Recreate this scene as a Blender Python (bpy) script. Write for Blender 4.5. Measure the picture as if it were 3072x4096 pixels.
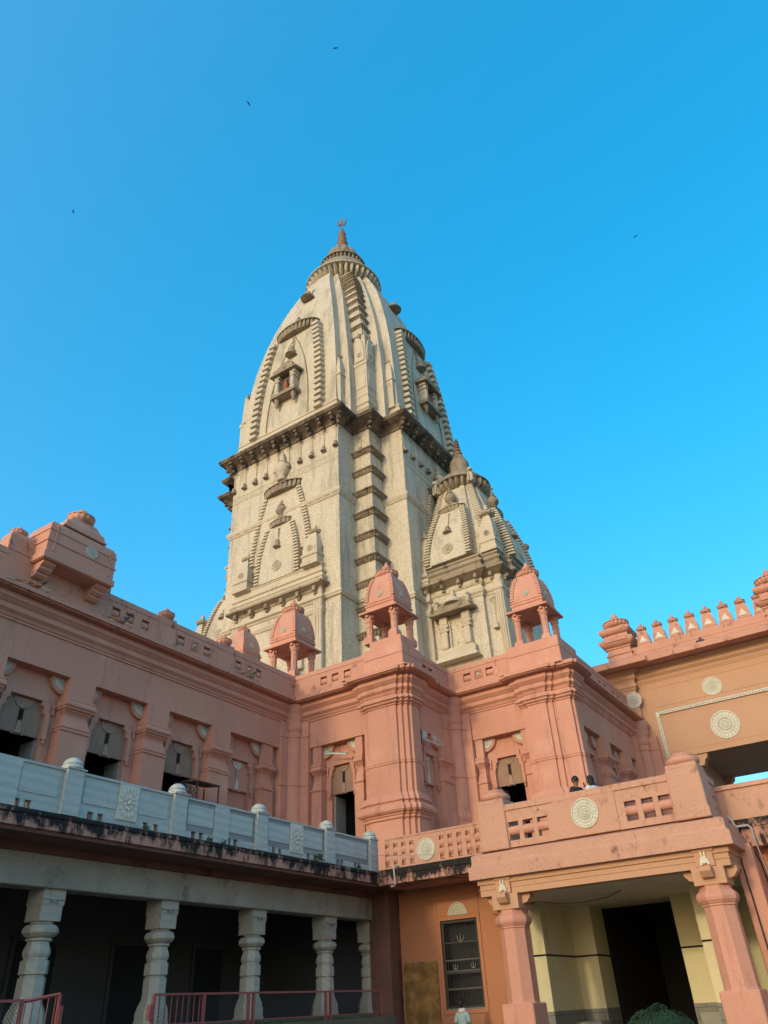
import bpy, bmesh, math, random
from mathutils import Matrix, Vector
random.seed(11)
R_ = math.radians
for o in list(bpy.data.objects): bpy.data.objects.remove(o)
sc = bpy.context.scene
col = sc.collection
GROUND = -1.5          # the eye of the camera is the origin, 1.5 m above the court

# ------------------------------------------------------------------ camera, sky, sun, exposure
def build_camera():
    yaw, pitch, roll, fpx = R_(-31.754), R_(33.981), R_(-3.3236), 2973.995
    r = Vector((math.cos(yaw), -math.sin(yaw), 0))
    f = Vector((math.sin(yaw)*math.cos(pitch), math.cos(yaw)*math.cos(pitch), math.sin(pitch)))
    u = r.cross(f)
    r2 = r*math.cos(roll)+u*math.sin(roll); u2 = u*math.cos(roll)-r*math.sin(roll)
    cd = bpy.data.cameras.new('camera'); cd.sensor_fit = 'VERTICAL'; cd.sensor_height = 36
    cd.lens = fpx/4096*36; cd.clip_start = .1; cd.clip_end = 6000
    co = bpy.data.objects.new('camera', cd); col.objects.link(co)
    co.matrix_world = Matrix(((r2.x,u2.x,-f.x,0),(r2.y,u2.y,-f.y,0),(r2.z,u2.z,-f.z,0),(0,0,0,1)))
    sc.camera = co
build_camera()
SUN_AZ, SUN_EL = 6.0, 15.0     # light travels towards +Y, a little towards +X
def build_light():
    w = bpy.data.worlds.new('World'); sc.world = w; w.use_nodes = True
    nt = w.node_tree; bg = nt.nodes['Background']
    sky = nt.nodes.new('ShaderNodeTexSky'); sky.sky_type = 'NISHITA'; sky.sun_disc = False
    sky.sun_elevation = R_(SUN_EL); sky.sun_rotation = R_(180+SUN_AZ)
    sky.air_density = 1.0; sky.dust_density = 4.0; sky.ozone_density = 3.0
    gm_ = nt.nodes.new('ShaderNodeGamma'); gm_.inputs[1].default_value = .62      # hazy air: a flatter gradient
    hs = nt.nodes.new('ShaderNodeHueSaturation'); hs.inputs['Saturation'].default_value = 1.82; hs.inputs['Hue'].default_value = .486; hs.inputs['Value'].default_value = .86
    nt.links.new(sky.outputs[0], gm_.inputs[0]); nt.links.new(gm_.outputs[0], hs.inputs['Color'])
    nt.links.new(hs.outputs[0], bg.inputs[0]); bg.inputs[1].default_value = 0.15
    sd = bpy.data.lights.new('sun', 'SUN'); sd.energy = .27; sd.angle = R_(4.0); sd.color = (1, .84, .50)
    so = bpy.data.objects.new('sun', sd); col.objects.link(so)
    d = Vector((math.sin(R_(SUN_AZ))*math.cos(R_(SUN_EL)), math.cos(R_(SUN_AZ))*math.cos(R_(SUN_EL)), -math.sin(R_(SUN_EL))))
    so.rotation_euler = d.to_track_quat('-Z', 'Y').to_euler(); so.location = (-10, -30, 40)
    sc.view_settings.view_transform = 'Standard'; sc.view_settings.look = 'None'
    sc.view_settings.gamma = 1; sc.view_settings.use_curve_mapping = False
    sc.view_settings.exposure = 2.27
build_light()

# ------------------------------------------------------------------ materials
MATS = {}
def nd(nt, typ, **kw):
    n = nt.nodes.new(typ)
    for k, v in kw.items():
        if k in n.inputs: n.inputs[k].default_value = v
        else: setattr(n, k, v)
    return n
def ramp(nt, fac, stops):
    n = nt.nodes.new('ShaderNodeValToRGB'); e = n.color_ramp.elements
    while len(e) < len(stops): e.new(.5)
    for el, (p, c) in zip(e, stops): el.position = p; el.color = (c[0], c[1], c[2], 1) if not isinstance(c, (int, float)) else (c, c, c, 1)
    nt.links.new(fac, n.inputs[0]); return n.outputs[0]
def mixc(nt, a, b, fac, mode='MIX'):
    n = nt.nodes.new('ShaderNodeMix'); n.data_type = 'RGBA'; n.blend_type = mode
    for s, v in (('A', a), ('B', b)):
        i = [q for q in n.inputs if q.name == s and q.type == 'RGBA'][0]
        if hasattr(v, 'is_output'): nt.links.new(v, i)
        else: i.default_value = (v[0], v[1], v[2], 1)
    f = n.inputs[0]
    if hasattr(fac, 'is_output'): nt.links.new(fac, f)
    else: f.default_value = fac
    return [q for q in n.outputs if q.type == 'RGBA'][0]
def mat(name, c1, c2=None, scale=.6, rough=.85, bump=.25, fine=18, grain=.14, stain=None, stain_at=(.56, .68), stain_scale=(1.6, 1.6, .5),
        crack=None, crack_scale=3.0, crack_w=.06, crack_mask=None, stain_z=None, joints=None, metal=0, patch=None, patch_at=(.6, .66), patch_scale=1.3, bump_dist=.02, spec=.3, veins=None):
    m = bpy.data.materials.new(name); m.use_nodes = True; nt = m.node_tree; L = nt.links
    b = nt.nodes['Principled BSDF']; b.inputs['Roughness'].default_value = rough; b.inputs['Metallic'].default_value = metal
    b.inputs['Specular IOR Level'].default_value = spec
    pos = nt.nodes.new('ShaderNodeNewGeometry').outputs['Position']
    def noise(s, det=4, rgh=.55, vec=pos):
        n = nd(nt, 'ShaderNodeTexNoise', Scale=s, Detail=det, Roughness=rgh); L.new(vec, n.inputs['Vector']); return n.outputs['Fac']
    def mapped(s):
        n = nt.nodes.new('ShaderNodeMapping'); n.inputs['Scale'].default_value = s; L.new(pos, n.inputs['Vector']); return n.outputs[0]
    c2 = c2 or tuple(x*.8 for x in c1)
    colr = ramp(nt, noise(scale, 5), [(.3, c1), (.7, c2)])
    fn = noise(fine, 3)
    if grain:
        g = ramp(nt, fn, [(.25, 1-grain), (.75, 1+grain*.5)]); colr = mixc(nt, colr, g, 1, 'MULTIPLY')
    hgt = fn
    if crack:
        v = nd(nt, 'ShaderNodeTexVoronoi', Scale=crack_scale); v.feature = 'DISTANCE_TO_EDGE'
        wn = nd(nt, 'ShaderNodeTexNoise', Scale=2.5, Detail=2); L.new(pos, wn.inputs['Vector'])
        va = nt.nodes.new('ShaderNodeVectorMath'); va.operation = 'MULTIPLY_ADD'; L.new(wn.outputs['Color'], va.inputs[0]); va.inputs[1].default_value = (.25, .25, .25); L.new(pos, va.inputs[2])
        L.new(va.outputs[0], v.inputs['Vector'])
        v2 = nd(nt, 'ShaderNodeTexVoronoi', Scale=crack_scale); L.new(va.outputs[0], v2.inputs['Vector'])
        tone = nt.nodes.new('ShaderNodeSeparateColor'); L.new(v2.outputs['Color'], tone.inputs[0])
        colr = mixc(nt, colr, ramp(nt, tone.outputs[0], [(0, .93 if not crack_mask else .97), (1, 1.03 if not crack_mask else 1.02)]), 1, 'MULTIPLY')
        ck = ramp(nt, v.outputs['Distance'], [(0, 1), (crack_w, 0)])
        if crack_mask:
            cm = ramp(nt, noise(.55, 3), [(crack_mask[0], 0), (crack_mask[1], 1)]); mm = nt.nodes.new('ShaderNodeMath'); mm.operation = 'MULTIPLY'; L.new(ck, mm.inputs[0]); L.new(cm, mm.inputs[1]); ck = mm.outputs[0]
        colr = mixc(nt, colr, crack, ck)
        if not crack_mask: hgt = ramp(nt, v.outputs['Distance'], [(0, 0), (crack_w*2, 1)])
    if veins:
        wv = nd(nt, 'ShaderNodeTexWave', Scale=1.7, Distortion=4.0, Detail=6); wv.inputs['Detail Scale'].default_value = 2.6; wv.inputs['Detail Roughness'].default_value = .7
        mp = nt.nodes.new('ShaderNodeMapping'); mp.inputs['Rotation'].default_value = (.9, .35, .3); mp.inputs['Scale'].default_value = (1, .55, 2.0); L.new(pos, mp.inputs['Vector']); L.new(mp.outputs[0], wv.inputs['Vector'])
        colr = mixc(nt, colr, veins, ramp(nt, wv.outputs['Fac'], [(.35, 0), (.9, .75)]))
    if patch:
        pf = ramp(nt, noise(patch_scale, 6, .65), [(patch_at[0], 0), (patch_at[1], 1)])
        colr = mixc(nt, colr, patch, pf)
    if stain:
        sn = noise(1.0, 8, .68, mapped(stain_scale))
        if stain_z:
            sx = nt.nodes.new('ShaderNodeSeparateXYZ'); L.new(pos, sx.inputs[0]); mr = nd(nt, 'ShaderNodeMapRange'); L.new(sx.outputs[2], mr.inputs[0])
            for i_, v_ in enumerate(stain_z): mr.inputs[i_+1].default_value = v_
            ad_ = nt.nodes.new('ShaderNodeMath'); ad_.operation = 'ADD'; L.new(sn, ad_.inputs[0]); L.new(mr.outputs[0], ad_.inputs[1]); sn = ad_.outputs[0]
        sf = ramp(nt, sn, [(stain_at[0], 0), (stain_at[1], 1)])
        colr = mixc(nt, colr, stain, sf)
    if joints:
        br = nd(nt, 'ShaderNodeTexBrick', Scale=1.0); br.inputs['Brick Width'].default_value = joints[0]; br.inputs['Row Height'].default_value = joints[1]; br.inputs['Mortar Size'].default_value = .012
        cx = nt.nodes.new('ShaderNodeSeparateXYZ'); L.new(pos, cx.inputs[0]); ad = nt.nodes.new('ShaderNodeMath'); ad.operation = 'ADD'; L.new(cx.outputs[0], ad.inputs[0]); L.new(cx.outputs[1], ad.inputs[1])
        cb = nt.nodes.new('ShaderNodeCombineXYZ'); L.new(ad.outputs[0], cb.inputs[0]); L.new(cx.outputs[2], cb.inputs[1]); L.new(cb.outputs[0], br.inputs['Vector'])
        colr = mixc(nt, colr, joints[2], br.outputs['Fac'])
    L.new(colr, b.inputs['Base Color'])
    if bump:
        bn = nd(nt, 'ShaderNodeBump', Strength=bump, Distance=bump_dist); L.new(hgt, bn.inputs['Height']); L.new(bn.outputs[0], b.inputs['Normal'])
    MATS[name] = m; return m
PINK = (.58, .285, .20); PINK2 = (.52, .25, .172)
mat('pink_paint', PINK, PINK2, scale=.4, grain=.10, stain=(.27, .135, .09), stain_at=(.57, .80), stain_scale=(1.8, 1.8, .3), patch=(.60, .315, .225), patch_at=(.54, .66), patch_scale=.45)
mat('pink_worn', (.57, .285, .195), (.51, .25, .17), scale=.8, grain=.14, stain=(.10, .055, .045), stain_at=(.57, .74), stain_scale=(2.6, 2.6, 1.6))
mat('pink_mould', (.50, .255, .18), (.44, .22, .155), scale=.9, grain=.15, stain=(.016, .014, .013), stain_at=(.45, .58), stain_scale=(3.6, 3.6, 1.7), stain_z=(3.75, 4.15, -.04, .12))
mat('pink_cracked', (.54, .30, .205), (.485, .265, .18), scale=.8, grain=.14, stain=(.16, .08, .055), stain_at=(.58, .74), stain_scale=(2.6, 2.6, 1.6), bump=.5, crack=(.09, .045, .03), crack_scale=1.5, crack_w=.010, crack_mask=(.56, .62))
mat('pink_shade_stain', (.20, .095, .07), (.13, .065, .05), scale=.8, grain=.2, stain=(.03, .025, .02), stain_at=(.55, .7))  # dark pink: shade painted into the gallery undersides, staining on the wall end
mat('orange_paint', (.45, .195, .10), (.38, .165, .085), scale=.45, grain=.1, stain=(.30, .11, .05), stain_at=(.62, .85))
mat('gate_paint', (.51, .295, .18), (.465, .265, .16), scale=.35, grain=.08, stain=(.36, .15, .09), stain_at=(.66, .9))
mat('tower_stone', (.60, .53, .40), (.55, .48, .36), scale=.35, grain=.08, crack=(.34, .275, .18), crack_scale=4.4, crack_w=.05, bump=.45, stain=(.25, .215, .165), stain_at=(.50, .74), stain_scale=(1.2, 1.2, .14))
mat('tower_smooth', (.56, .48, .35), (.47, .40, .29), scale=.5, grain=.12, stain=(.20, .16, .11), stain_at=(.58, .78), stain_scale=(1.4, 1.4, .6))
mat('tower_dark', (.35, .28, .19), (.24, .19, .13), scale=.7, grain=.2, stain=(.07, .055, .04), stain_at=(.53, .70), stain_scale=(1.6, 1.6, .8))
mat('gargoyle_dark', (.10, .085, .075), (.05, .045, .04), scale=6, grain=.4)
mat('tower_soot', (.27, .20, .14), (.15, .115, .08), scale=.6, grain=.25, stain=(.035, .03, .025), stain_at=(.46, .66), stain_scale=(1.4, 1.4, .8))
mat('bronze_terracotta', (.28, .155, .09), (.20, .11, .065), scale=2, rough=.6, grain=.2, stain=(.10, .06, .04), stain_at=(.6, .75))
mat('marble', (.47, .48, .43), (.39, .41, .37), scale=.9, rough=.45, grain=.06, veins=(.34, .37, .35), bump=.05, stain=(.16, .16, .14), stain_at=(.66, .82))
mat('marble_grey', (.30, .295, .28), (.23, .225, .215), scale=1.2, rough=.5, grain=.1, veins=(.21, .21, .20), bump=.06, stain=(.07, .07, .06), stain_at=(.6, .8))
mat('marble_white', (.60, .57, .46), (.52, .49, .39), scale=1.5, rough=.55, grain=.08, bump=.1, stain=(.22, .20, .16), stain_at=(.62, .8), stain_scale=(4, 4, 3))
mat('column_marble', (.48, .44, .35), (.38, .35, .28), scale=.9, rough=.5, grain=.07, veins=(.38, .35, .28), bump=.08, stain=(.14, .13, .10), stain_at=(.60, .80))
mat('relief_shade', (.48, .45, .36), (.40, .37, .30), scale=3, grain=.2, bump=.1)  # grey for sunk bands of the roundels, painted in place of shade
mat('concrete', (.40, .355, .28), (.30, .27, .215), scale=1.1, grain=.2, stain=(.10, .095, .08), stain_at=(.55, .72), stain_scale=(1.5, 1.5, 1.0))
mat('screen_stone', (.34, .215, .15), (.28, .18, .125), scale=2, grain=.3, fine=40, bump=.3)
mat('screen_relief', (.41, .275, .195), (.35, .235, .165), scale=2, grain=.25)
mat('dark_room', (.035, .036, .038), (.028, .03, .032), grain=0, bump=0)  # near-black colour stands in for the darkness of unlit interiors
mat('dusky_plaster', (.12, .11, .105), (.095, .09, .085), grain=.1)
mat('cream_wall', (.68, .62, .40), (.62, .56, .34), scale=.6, grain=.06, stain=(.42, .30, .12), stain_at=(.6, .85), stain_scale=(1.2, 1.2, .5))
mat('cream_ceiling', (.66, .62, .46), (.55, .52, .39), scale=.8, grain=.08, stain=(.16, .15, .12), stain_at=(.62, .74), stain_scale=(1.6, 1.6, 1.6))
mat('black_stripe', (.02, .02, .02), (.03, .03, .03), bump=0)
mat('grey_plinth', (.25, .25, .22), (.20, .20, .18), grain=.15, joints=(.6, .3, (.12, .12, .1)))
mat('stone_sill', (.32, .31, .27), (.26, .25, .22), grain=.12)
mat('red_rail', (.30, .085, .075), (.24, .07, .06), scale=3, rough=.6, grain=.2, patch=(.16, .07, .05))
mat('rust_mesh', (.55, .32, .11), (.12, .07, .03), scale=2.2, rough=.8, grain=.3, patch=(.30, .17, .05), patch_scale=2.2)
mat('iron', (.05, .05, .05), (.035, .033, .03), rough=.6, grain=.2)
mat('pipe_grey', (.42, .41, .38), (.33, .32, .30), rough=.6)
mat('cable_black', (.02, .02, .02), (.03, .028, .025), rough=.7, bump=0)
mat('tube_glass', (.72, .73, .70), (.66, .67, .65), rough=.35, grain=0, bump=0)
mat('paving', (.25, .195, .155), (.22, .17, .135), scale=.5, grain=.15, joints=(.9, .9, (.12, .11, .1)))
mat('earth', (.14, .11, .08), (.10, .08, .06), grain=.3)
mat('grass_green', (.045, .085, .022), (.03, .06, .018), scale=4, grain=.3, bump=0)
mat('hedge_leaf', (.030, .070, .026), (.020, .045, .02), scale=6, grain=.3, bump=0, rough=.6)
mat('weed_leaf', (.05, .08, .035), (.035, .06, .03), scale=6, grain=.3, bump=0)
mat('skin', (.22, .11, .065), (.19, .095, .055), rough=.6, grain=.05, bump=0)
mat('hair_black', (.012, .011, .011), (.018, .016, .015), rough=.6, grain=.2)
mat('shirt_teal', (.30, .42, .42), (.24, .35, .35), scale=5, grain=.1)
mat('scarf_white', (.60, .55, .56), (.5, .46, .48), scale=6, grain=.1)
mat('cloth_dark', (.02, .022, .028), (.03, .03, .035), scale=5)
mat('cloth_white', (.62, .62, .60), (.52, .52, .50), scale=5)
mat('trousers', (.05, .05, .06), (.04, .04, .05))
mat('bird_black', (.02, .02, .02), bump=0)
mat('idol_red', (.35, .10, .05), (.25, .08, .05), scale=4)
mat('gargoyle_paint', (.42, .20, .11), (.20, .10, .07), scale=5, grain=.3, stain=(.04, .035, .03), stain_at=(.56, .66), stain_scale=(5, 5, 5))

# ------------------------------------------------------------------ mesh builder
class MB:
    def __init__(s): s.v = []; s.f = []; s.m2 = None
    def add(s, vs, fs):
        k = len(s.v); s.v += [tuple(p) for p in vs]; s.f += [tuple(i+k for i in f) for f in fs]; return s
    def box(s, x0, x1, y0, y1, z0, z1):
        return s.add([(x0,y0,z0),(x1,y0,z0),(x1,y1,z0),(x0,y1,z0),(x0,y0,z1),(x1,y0,z1),(x1,y1,z1),(x0,y1,z1)],
                     [(0,3,2,1),(4,5,6,7),(0,1,5,4),(1,2,6,5),(2,3,7,6),(3,0,4,7)])
    def bbox(s, x0, x1, y0, y1, z0, z1, c=.03):      # box with chamfered vertical and top edges
        P = lambda i: [(x0+i,y0),(x1-i,y0),(x1,y0+i),(x1,y1-i),(x1-i,y1),(x0+i,y1),(x0,y1-i),(x0,y0+i)]
        a = P(c)
        inn = [(min(max(p[0], x0+c), x1-c), min(max(p[1], y0+c), y1-c)) for p in a]
        return s.loft([[(p[0],p[1],z0) for p in inn],[(p[0],p[1],z0+c) for p in a],[(p[0],p[1],z1-c) for p in a],[(p[0],p[1],z1) for p in inn]])
    def loft(s, rings, caps=True):
        n = len(rings[0]); k = len(s.v)
        for r in rings: s.v += [tuple(p) for p in r]
        for i in range(len(rings)-1):
            for j in range(n):
                a = k+i*n+j; b = k+i*n+(j+1) % n; s.f.append((a, b, b+n, a+n))
        if caps: s.f.append(tuple(k+j for j in reversed(range(n)))); s.f.append(tuple(k+(len(rings)-1)*n+j for j in range(n)))
        return s
    def prism_xz(s, poly, y0, y1): return s.loft([[(x, y0, z) for x, z in poly], [(x, y1, z) for x, z in poly]])
    def prism_xy(s, poly, z0, z1): return s.loft([[(x, y, z0) for x, y in poly], [(x, y, z1) for x, y in poly]])
    def lathe(s, prof, n=16, cx=0, cy=0, lobes=0, amp=.12, rot=0):   # prof: (r, z[, lobed 0..1])
        rings = []
        for p in prof:
            r, z = p[0], p[1]; lo = p[2] if len(p) > 2 else 0
            ring = []
            for j in range(n):
                t = 2*math.pi*j/n+rot
                k = 1-amp*lo*(1-abs(math.sin(lobes*t/2))) if lobes else 1
                ring.append((cx+r*k*math.cos(t), cy+r*k*math.sin(t), z))
            rings.append(ring)
        return s.loft(rings)
    def tube(s, pts, r, n=6):
        rings = []; pts = [Vector(p) for p in pts]
        for i, p in enumerate(pts):
            d = (pts[min(i+1, len(pts)-1)]-pts[max(i-1, 0)]).normalized()
            a = d.orthogonal().normalized() if abs(d.z) > .99 else d.cross(Vector((0, 0, 1))).normalized()
            b = d.cross(a); rr = r[i] if isinstance(r, (list, tuple)) else r
            rings.append([p+(a*math.cos(2*math.pi*j/n)+b*math.sin(2*math.pi*j/n))*rr for j in range(n)])
        return s.loft(rings)
    def sweep(s, path, prof, closed=False):          # prof: (offset to the right of travel, z)
        n = len(path); P = [Vector((p[0], p[1])) for p in path]; mit = []
        for i in range(n):
            a = P[i]-P[i-1] if (i > 0 or closed) else None
            b = P[(i+1) % n]-P[i] if (i < n-1 or closed) else None
            na = Vector((a.y, -a.x)).normalized() if a is not None else None
            nb = Vector((b.y, -b.x)).normalized() if b is not None else None
            if na is None: mit.append(nb)
            elif nb is None: mit.append(na)
            else:
                m = (na+nb)
                mit.append(m/max(m.dot(na), .05) if m.length > 1e-6 else na)
        k = len(s.v); q = len(prof)
        for i in range(n):
            for o, z in prof: s.v.append((P[i].x+mit[i].x*o, P[i].y+mit[i].y*o, z))
        for i in range(n if closed else n-1):
            for j in range(q-1):
                a = k+i*q+j; b = k+((i+1) % n)*q+j; s.f.append((a, b, b+1, a+1))
        if not closed:
            s.f.append(tuple(k+j for j in range(q))); s.f.append(tuple(k+(n-1)*q+j for j in reversed(range(q))))
        return s
    def ball(s, c, r, n=10, m=6):
        rx, ry, rz = r if isinstance(r, (tuple, list)) else (r, r, r)
        return s.loft([[(c[0]+rx*math.sin(t)*math.cos(2*math.pi*j/n), c[1]+ry*math.sin(t)*math.sin(2*math.pi*j/n), c[2]-rz*math.cos(t)) for j in range(n)]
                       for t in [math.pi*(i+.15)/(m+.3) for i in range(m+1)]])
    def joinm(s, o, M): return s.join(o, M)
    def join(s, o, M):
        return s.add([M @ Vector(p) for p in o.v], o.f)
    def mesh(s, name, m, smooth=None):
        me = bpy.data.meshes.new(name); me.from_pydata(s.v, [], s.f); me.validate()
        bm = bmesh.new(); bm.from_mesh(me); bmesh.ops.recalc_face_normals(bm, faces=bm.faces); bm.to_mesh(me); bm.free()
        me.materials.append(MATS[m])
        if s.m2:
            me.materials.append(MATS[s.m2[0]])
            for p in me.polygons:
                if s.m2[1](p): p.material_index = 1
        if smooth:
            for p in me.polygons: p.use_smooth = True
            me.set_sharp_from_angle(angle=R_(smooth))
        return me
WM = {}
def put(name, me, parent=None, M=None, kind=None):
    M = M or Matrix.Identity(4)
    o = bpy.data.objects.new(name, me); col.objects.link(o)
    if parent is not None:
        o.parent = parent; o.matrix_parent_inverse = WM[parent].inverted()
    o.matrix_basis = M; WM[o] = M
    if kind: o['kind'] = kind
    return o
def obj(name, mb, m, parent=None, M=None, smooth=None, kind=None): return put(name, mb.mesh(name, m, smooth), parent, M, kind)
def thing(name, label, cat, loc, group=None):
    o = put(name, None, None, Matrix.Translation(loc)); o.empty_display_size = .3
    o['label'] = label; o['category'] = cat
    if group: o['group'] = group
    return o
def tag(o, label, cat, group=None):
    o['label'] = label; o['category'] = cat
    if group: o['group'] = group
    return o
def at(x=0, y=0, z=0, rz=0, s=None):
    M = Matrix.Translation((x, y, z)) @ Matrix.Rotation(R_(rz), 4, 'Z')
    if s is not None: M = M @ Matrix.Diagonal((s[0], s[1], s[2], 1) if isinstance(s, (tuple, list)) else (s, s, s, 1))
    return M
def copy_tree(o, parent=None, M=None):
    c = o.copy(); col.objects.link(c); c.parent = parent
    if parent is not None: c.matrix_parent_inverse = o.matrix_parent_inverse.copy()
    if M is not None: c.matrix_basis = M
    WM[c] = M or WM[o]
    for ch in list(o.children): copy_tree(ch, c)
    return c
def rect(hx0, hx1, y0, y1, z): return [(hx0, y0, z), (hx1, y0, z), (hx1, y1, z), (hx0, y1, z)]
def loft_rect(mb, secs, back=.1):                    # secs: (z, half width, depth towards -y)
    return mb.loft([rect(-w, w, -d, back, z) for z, w, d in secs])

# ------------------------------------------------------------------ shared ornaments (local frame: faces -y, wall plane y = 0)
def swastika(mb, r, w, y0, y1, cx=0, cz=0):
    def b(x0, x1, z0, z1): mb.box(cx+min(x0, x1), cx+max(x0, x1), y0, y1, cz+min(z0, z1), cz+max(z0, z1))
    h = w/2
    b(-r, r, -h, h); b(-h, h, h, r); b(-h, h, -r, -h)
    b(h, r, r-w, r); b(r-w, r, -r, -h); b(-r, -h, -r, -r+w); b(-r, -r+w, h, r)
    return mb
def ring_sector(mb, prof, a0, a1, n, cx=0, cz=0):    # prof: (radius, depth towards -y); sector in the xz plane
    rings = []
    for i in range(n+1):
        t = a0+(a1-a0)*i/n
        rings.append([(cx+r*math.cos(t), -d, cz+r*math.sin(t)) for r, d in prof])
    q = len(prof); k = len(mb.v)
    for r in rings: mb.v += r
    for i in range(n):
        for j in range(q-1): a = k+i*q+j; b = a+q; mb.f.append((a, b, b+1, a+1))
    return mb
def medallion(R=1.0, petals=20, symbol=True, a0=0, a1=2*math.pi, sunk_shade='relief_shade'):
    mb = MB(); full = abs(a1-a0-2*math.pi) < 1e-6; n = max(12, int(48*(a1-a0)/(2*math.pi)))
    prof = [(R, -.01), (R, .05), (R*.93, .06), (R*.90, .025), (R*.62, .03), (R*.60, .055), (R*.53, .055), (R*.51, .03), (R*.36, .035), (R*.34, .06), (R*.30, .06), (R*.28, .04), (.001, .045)]
    ring_sector(mb, [(r, d*max(.7, R)) for r, d in prof], a0, a1, n)
    m = int(petals*(a1-a0)/(2*math.pi))
    for i in range(m):
        t = a0+(a1-a0)*(i+.5)/m; c, s = math.cos(t), math.sin(t); w = R*.105
        pts = []
        for rr, ww, dd in ((.64, .5, .03), (.72, 1, .055), (.82, 1, .055), (.90, .25, .03)):
            pts.append((rr*R, ww*w, dd*max(.7, R)))
        k = len(mb.v)
        for rr, ww, dd in pts:
            for sg in (-1, 0, 1):
                mb.v.append((c*rr-s*ww*sg, -(dd if sg == 0 else dd*.55), s*rr+c*ww*sg))
        for a in range(3):
            for b in range(2): q = k+a*3+b; mb.f.append((q, q+1, q+4, q+3))
    if symbol and full: swastika(mb, R*.20, R*.065, -.075*max(.7, R), -.03)
    def ground(p):                                   # sunk bands between the raised rings coloured darker, as painted relief shade
        if len(p.vertices) != 4 or abs(p.normal.y) < .8: return False
        r = math.hypot(p.center.x, p.center.z)/R; return p.index < nb and (.64 < r < .89 or .37 < r < .50 or r < .27)
    nb = n*(len(prof)-1); mb.m2 = (sunk_shade, ground) if sunk_shade else None
    return mb
def bell_mb(h=.6, r=.16, y=-.12):                    # hanging half-round bell, top at z=0
    mb = MB(); mb.lathe([(.02, 0), (r*.45, -.03*h), (r*.55, -h*.25), (r*.62, -h*.6), (r*.8, -h*.82), (r, -h*.95), (r*.98, -h)], 12, 0, y); return mb
def chain_mb(l, w=.07, y=-.05):                      # links from z=0 down to -l
    mb = MB(); n = max(2, int(l/(w*2.2)))
    for i in range(n):
        z = -l*(i+.5)/n
        if i % 2: mb.box(-w*.5, w*.5, y, y+.05, z-l/n*.45, z+l/n*.45)
        else:
            mb.box(-w, -w*.5, y, y+.05, z-l/n*.5, z+l/n*.5); mb.box(w*.5, w, y, y+.05, z-l/n*.5, z+l/n*.5)
    return mb
def amalaka(mb, z, R, h, lobes, cx=0, cy=0, amp=.16, n=None):
    n = n or lobes*4
    mb.lathe([(R*.62, z), (R*.80, z+h*.06, .7), (R*.97, z+h*.30, 1), (R, z+h*.52, 1), (R*.97, z+h*.70, 1), (R*1.0, z+h*.73), (R*1.0, z+h*.80), (R*.88, z+h*.90), (R*.6, z+h)], n, cx, cy, lobes, amp); return mb
def kalash(mb, z, s, cx=0, cy=0, n=14):
    mb.lathe([(.34*s, z), (.40*s, z+.05*s), (.30*s, z+.12*s), (.26*s, z+.18*s), (.50*s, z+.34*s), (.60*s, z+.52*s), (.52*s, z+.70*s), (.30*s, z+.80*s), (.40*s, z+.86*s), (.30*s, z+.92*s), (.18*s, z+1.0*s), (.24*s, z+1.1*s), (.14*s, z+1.22*s), (.02*s, z+1.4*s)], n, cx, cy); return mb
unit_box = MB().bbox(-.5, .5, -.5, .5, -.5, .5, .10)

# ------------------------------------------------------------------ ground
gm = MB(); gm.add([(-2500, -2500, GROUND), (2500, -2500, GROUND), (2500, 2500, GROUND), (-2500, 2500, GROUND)], [(0, 1, 2, 3)])
put('ground', gm.mesh('ground', 'paving'), kind='structure')

# ------------------------------------------------------------------ the pink upper hall
ZF, ZL, ZC = 4.15, 10.66, 11.93      # walkway floor, lintel line, underside of cornice
XW, Y1, XP, Y2, XQ = -23.3, 28.06, -16.8, 32.4, -10.75
hall = thing('temple_hall', 'long pink upper hall with stepped corners, heavy cornice and arched bays, below the tall tower', 'temple hall', (-19, 30, GROUND))
def pier_plan(xl, xl2, xr, xr2, xe, yw, xw):
    a, b = yw-.36, yw-.24
    return [(xl, yw), (xl, b), (xl2, b), (xl2, a), (xr, a), (xr, b), (xr2, b), (xr2, yw-.12), (xe, yw-.12), (xe, yw+.05), (xw+.24, yw+.05), (xw+.24, yw+.7), (xe, yw+.7), (xe, yw+.92), (xw, yw+.92)]
PIER1 = pier_plan(-18.95, -18.65, -17.13, -16.9, XP+.12, Y1, XP)
PIER2 = pier_plan(-12.95, -12.62, -11.71, -11.45, XQ+.12, Y2, XQ)
HPATH = [(XW, -8), (XW, Y1)]+PIER1+[(XP, Y2)]+PIER2+[(XQ, 42.6)]
# piers down to the floor
for pp, yw, xw in ((PIER1, Y1, XP), (PIER2, Y2, XQ)):
    mb = MB(); poly = pp+[(xw-.6, yw+.92), (xw-.6, yw+.6), (pp[0][0], yw+.6)]
    mb.prism_xy(poly, ZF-.6, ZL)
    pier = obj('corner_pier', mb, 'pink_paint', hall)
    for nm, pr in (('pier_capital', [(-.02, 11.52), (.05, 11.52), (.05, 11.58), (.14, 11.62), (.16, 11.70), (.24, 11.74), (.24, 11.80), (.06, 12.0), (-.02, 12.0)]),
                   ('pier_ring', [(-.02, 8.94), (.035, 8.95), (.035, 8.99), (.015, 9.0), (.015, 9.04), (.035, 9.05), (.035, 9.09), (-.02, 9.1)]),
                   ('pier_base', [(-.02, 7.72), (.04, 7.70), (.14, 7.52), (.16, 7.44), (.22, 7.42), (.22, 7.37), (.15, 7.33), (.15, 7.26), (.26, 7.20), (.33, 7.1), (.33, 6.98), (.26, 6.90), (.18, 6.88), (.18, 6.82), (.12, 6.80), (.12, 6.70), (.05, 6.66), (.05, ZF-.5), (-.02, ZF-.5)])):
        obj(nm, MB().sweep(pp, pr), 'pink_paint', pier)
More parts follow.
